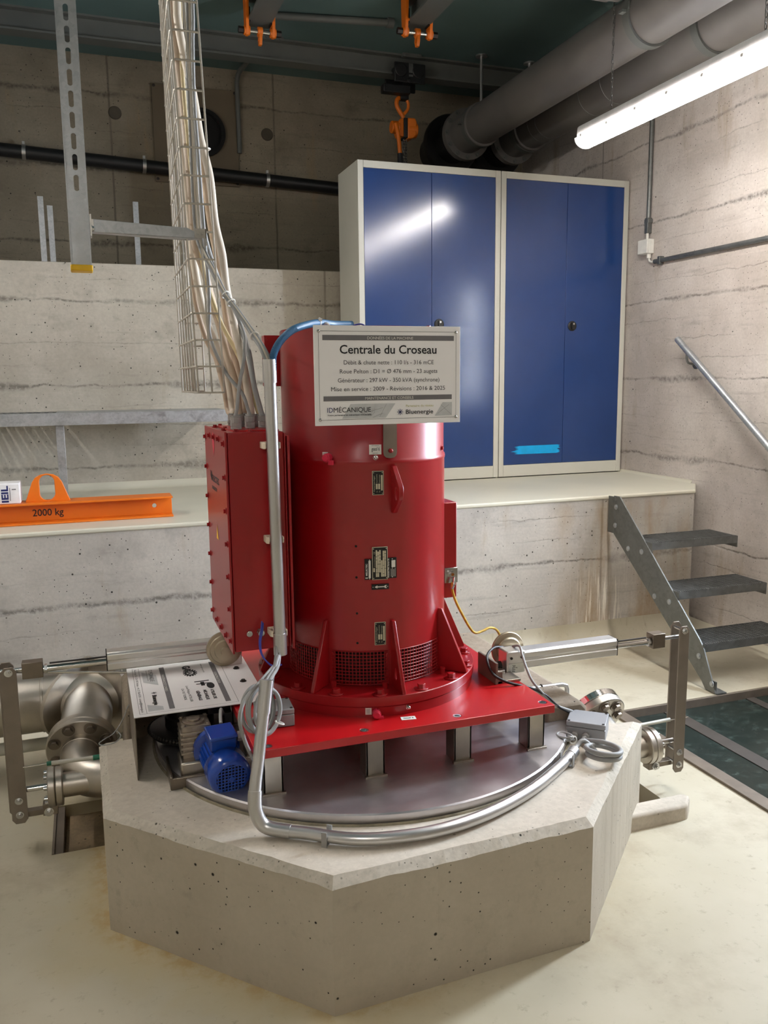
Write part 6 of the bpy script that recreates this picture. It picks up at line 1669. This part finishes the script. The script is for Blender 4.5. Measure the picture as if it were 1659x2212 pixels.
# lever hoist
hx, hy = 2.265, 5.895
tr_ = thing('beam_trolley', 'black trolley on the crane beam holding the orange lever hoist', 'trolley', (hx, hy, 3.5))
bm = bmn(); bx(bm, hx-0.105, hx+0.125, hy-0.105, hy-0.085, 3.535, 3.665); cyl(bm, (hx-0.06, hy-0.115, 3.612), (hx-0.06, hy-0.03, 3.612), 0.045, 24); cyl(bm, (hx+0.07, hy-0.115, 3.612), (hx+0.07, hy-0.03, 3.612), 0.045, 24)
bx(bm, hx-0.105, hx+0.125, hy+0.085, hy+0.105, 3.535, 3.665)
finish(bm, 'side_plates', M_BLACK, tr_, bevel=0.006)
bm = bmn(); bx(bm, hx+0.0, hx+0.03, hy-0.108, hy-0.104, 3.60, 3.66); bx(bm, hx, hx+0.03, hy-0.108, hy-0.104, 3.575, 3.588); finish(bm, 'trolley_label', M_GALVD, tr_)
bm = bmn(); cyl(bm, (hx, hy-0.12, 3.545), (hx, hy+0.12, 3.545), 0.016, 14); bx(bm, hx-0.18, hx+0.02, hy-0.09, hy-0.02, 3.468, 3.523); bx(bm, hx-0.03, hx+0.03, hy-0.03, hy+0.03, 3.45, 3.55); finish(bm, 'hanger', M_BLACK, tr_, bevel=0.006)
lh = thing('lever_hoist', 'orange lever chain hoist hanging from the crane beam above the cabinets', 'hoist', (hx, hy, 2.8))
bm = bmn(); tube(bm, smooth_path([(hx-0.008, hy, 3.468), (hx-0.045, hy, 3.455), (hx-0.052, hy, 3.415), (hx-0.028, hy, 3.37), (hx-0.008, hy, 3.345), (hx-0.004, hy, 3.31)], 6), 0.015, 14); tube(bm, smooth_path([(hx-0.010, hy, 3.35), (hx+0.03, hy, 3.39), (hx+0.035, hy, 3.43), (hx+0.026, hy, 3.452)], 6), 0.011, 12)
finish(bm, 'top_hook', M_ORANGE, lh, smooth=60)
bm = bmn(); prism(bm, [(0.012, 3.185), (0.055, 3.19), (0.078, 3.215), (0.082, 3.30), (0.070, 3.325), (0.012, 3.325)], (hx, hy+0.05, 0), X, Z, 0.10); cyl(bm, (hx+0.012, hy, 3.255), (hx+0.095, hy, 3.255), 0.052, 28)
finish(bm, 'gear_cover', M_ORANGE, lh, bevel=0.008)
bm = bmn(); bx(bm, hx-0.016, hx+0.012, hy-0.05, hy+0.05, 3.19, 3.322); finish(bm, 'frame', M_BLACK, lh, bevel=0.004)
bm = bmn(); prism(bm, [(-0.016, 3.195), (-0.050, 3.20), (-0.062, 3.235), (-0.055, 3.29), (-0.04, 3.315), (-0.016, 3.32)], (hx, hy+0.045, 0), X, Z, 0.09); cyl(bm, (hx-0.04, hy-0.01, 3.262), (hx-0.10, hy-0.01, 3.262), 0.042, 24)
finish(bm, 'ratchet_cover', M_ORANGE, lh, bevel=0.006)
bm = bmn(); tube(bm, smooth_path([(hx-0.082, hy-0.05, 3.275), (hx-0.070, hy-0.06, 3.22), (hx-0.060, hy-0.062, 3.15), (hx-0.052, hy-0.062, 3.06)], 6), 0.0145, 12); lv = finish(bm, 'hand_lever', M_ORANGE, lh, smooth=60)
bm = bmn(); lathe(bm, [(0, 0), (0.020, 0), (0.020, 0.12), (0.024, 0.128), (0.022, 0.14), (0, 0.142)], (hx-0.053, hy-0.062, 3.075), Vector((0.03, 0, -1)), 18); finish(bm, 'rubber_grip', M_BLACK, lv)
bm = bmn()
for dx in (-0.002, 0.016):
    z_ = 3.185; k = 0
    while z_ > 2.70:
        v = X if k % 2 else Y; c = Vector((hx+dx, hy, z_))
        tube(bm, [c+v*0.008*math.cos(a)+Z*0.014*math.sin(a) for a in [2*PI*i/9 for i in range(9)]], 0.0035, 5, closed=True); z_ -= 0.0195; k += 1
finish(bm, 'load_chain', M_CHAIN, lh, smooth=60)

# ================================================================ right hand wall fittings
wc = thing('wall_conduit', 'upright grey conduit on the right hand wall running down to a small white box', 'conduit', (RW-0.02, 4.77, 2.4))
bm = bmn(); cyl(bm, (RW-0.018, 4.768, 2.424), (RW-0.018, 4.768, CZ), 0.0145, 16); finish(bm, 'tube', M_GALVD, wc)
bm = bmn()
for zz in (2.50, 3.2): bx(bm, RW-0.035, RW, 4.745, 4.791, zz-0.012, zz+0.012)
bx(bm, RW-0.036, RW-0.001, 4.752, 4.784, 2.424, 2.52)
finish(bm, 'socket', M_GALVD, wc, bevel=0.002)
jb_ = thing('wall_box', 'small white surface box on the right hand wall between two conduits', 'junction box', (RW-0.03, 4.77, 2.29))
bm = bmn(); bx(bm, RW-0.042, RW-0.001, 4.722, 4.822, 2.293, 2.385); finish(bm, 'enclosure', M_TIE, jb_, bevel=0.004)
bm = bmn(); bx(bm, RW-0.056, RW-0.043, 4.724, 4.820, 2.295, 2.383); finish(bm, 'lid', M_TIE, jb_, bevel=0.003)
bm = bmn(); cyl(bm, (RW-0.022, 4.768, 2.385), (RW-0.022, 4.768, 2.425), 0.009, 12); cyl(bm, (RW-0.022, 4.745, 2.293), (RW-0.022, 4.745, 2.265), 0.0135, 14)
tube(bm, smooth_path([(RW-0.022, 4.745, 2.268), (RW-0.021, 4.738, 2.248), (RW-0.02, 4.715, 2.238), (RW-0.02, 4.68, 2.237)], 5), 0.006, 10)
finish(bm, 'glands', M_TIE, jb_)
wh = thing('wall_conduit', 'level grey conduit on the right hand wall running from the white box to the right', 'conduit', (RW-0.02, 3.9, 2.22))
bm = bmn(); cyl(bm, (RW-0.018, 4.69, 2.237), (RW-0.018, 2.95, 2.231), 0.0145, 16); finish(bm, 'tube', M_GALVD, wh)
bm = bmn()
for yy in (4.63, 3.70, 3.1): bx(bm, RW-0.035, RW, yy-0.012, yy+0.012, 2.212, 2.262)
finish(bm, 'clips', M_GALVD, wh, bevel=0.002)
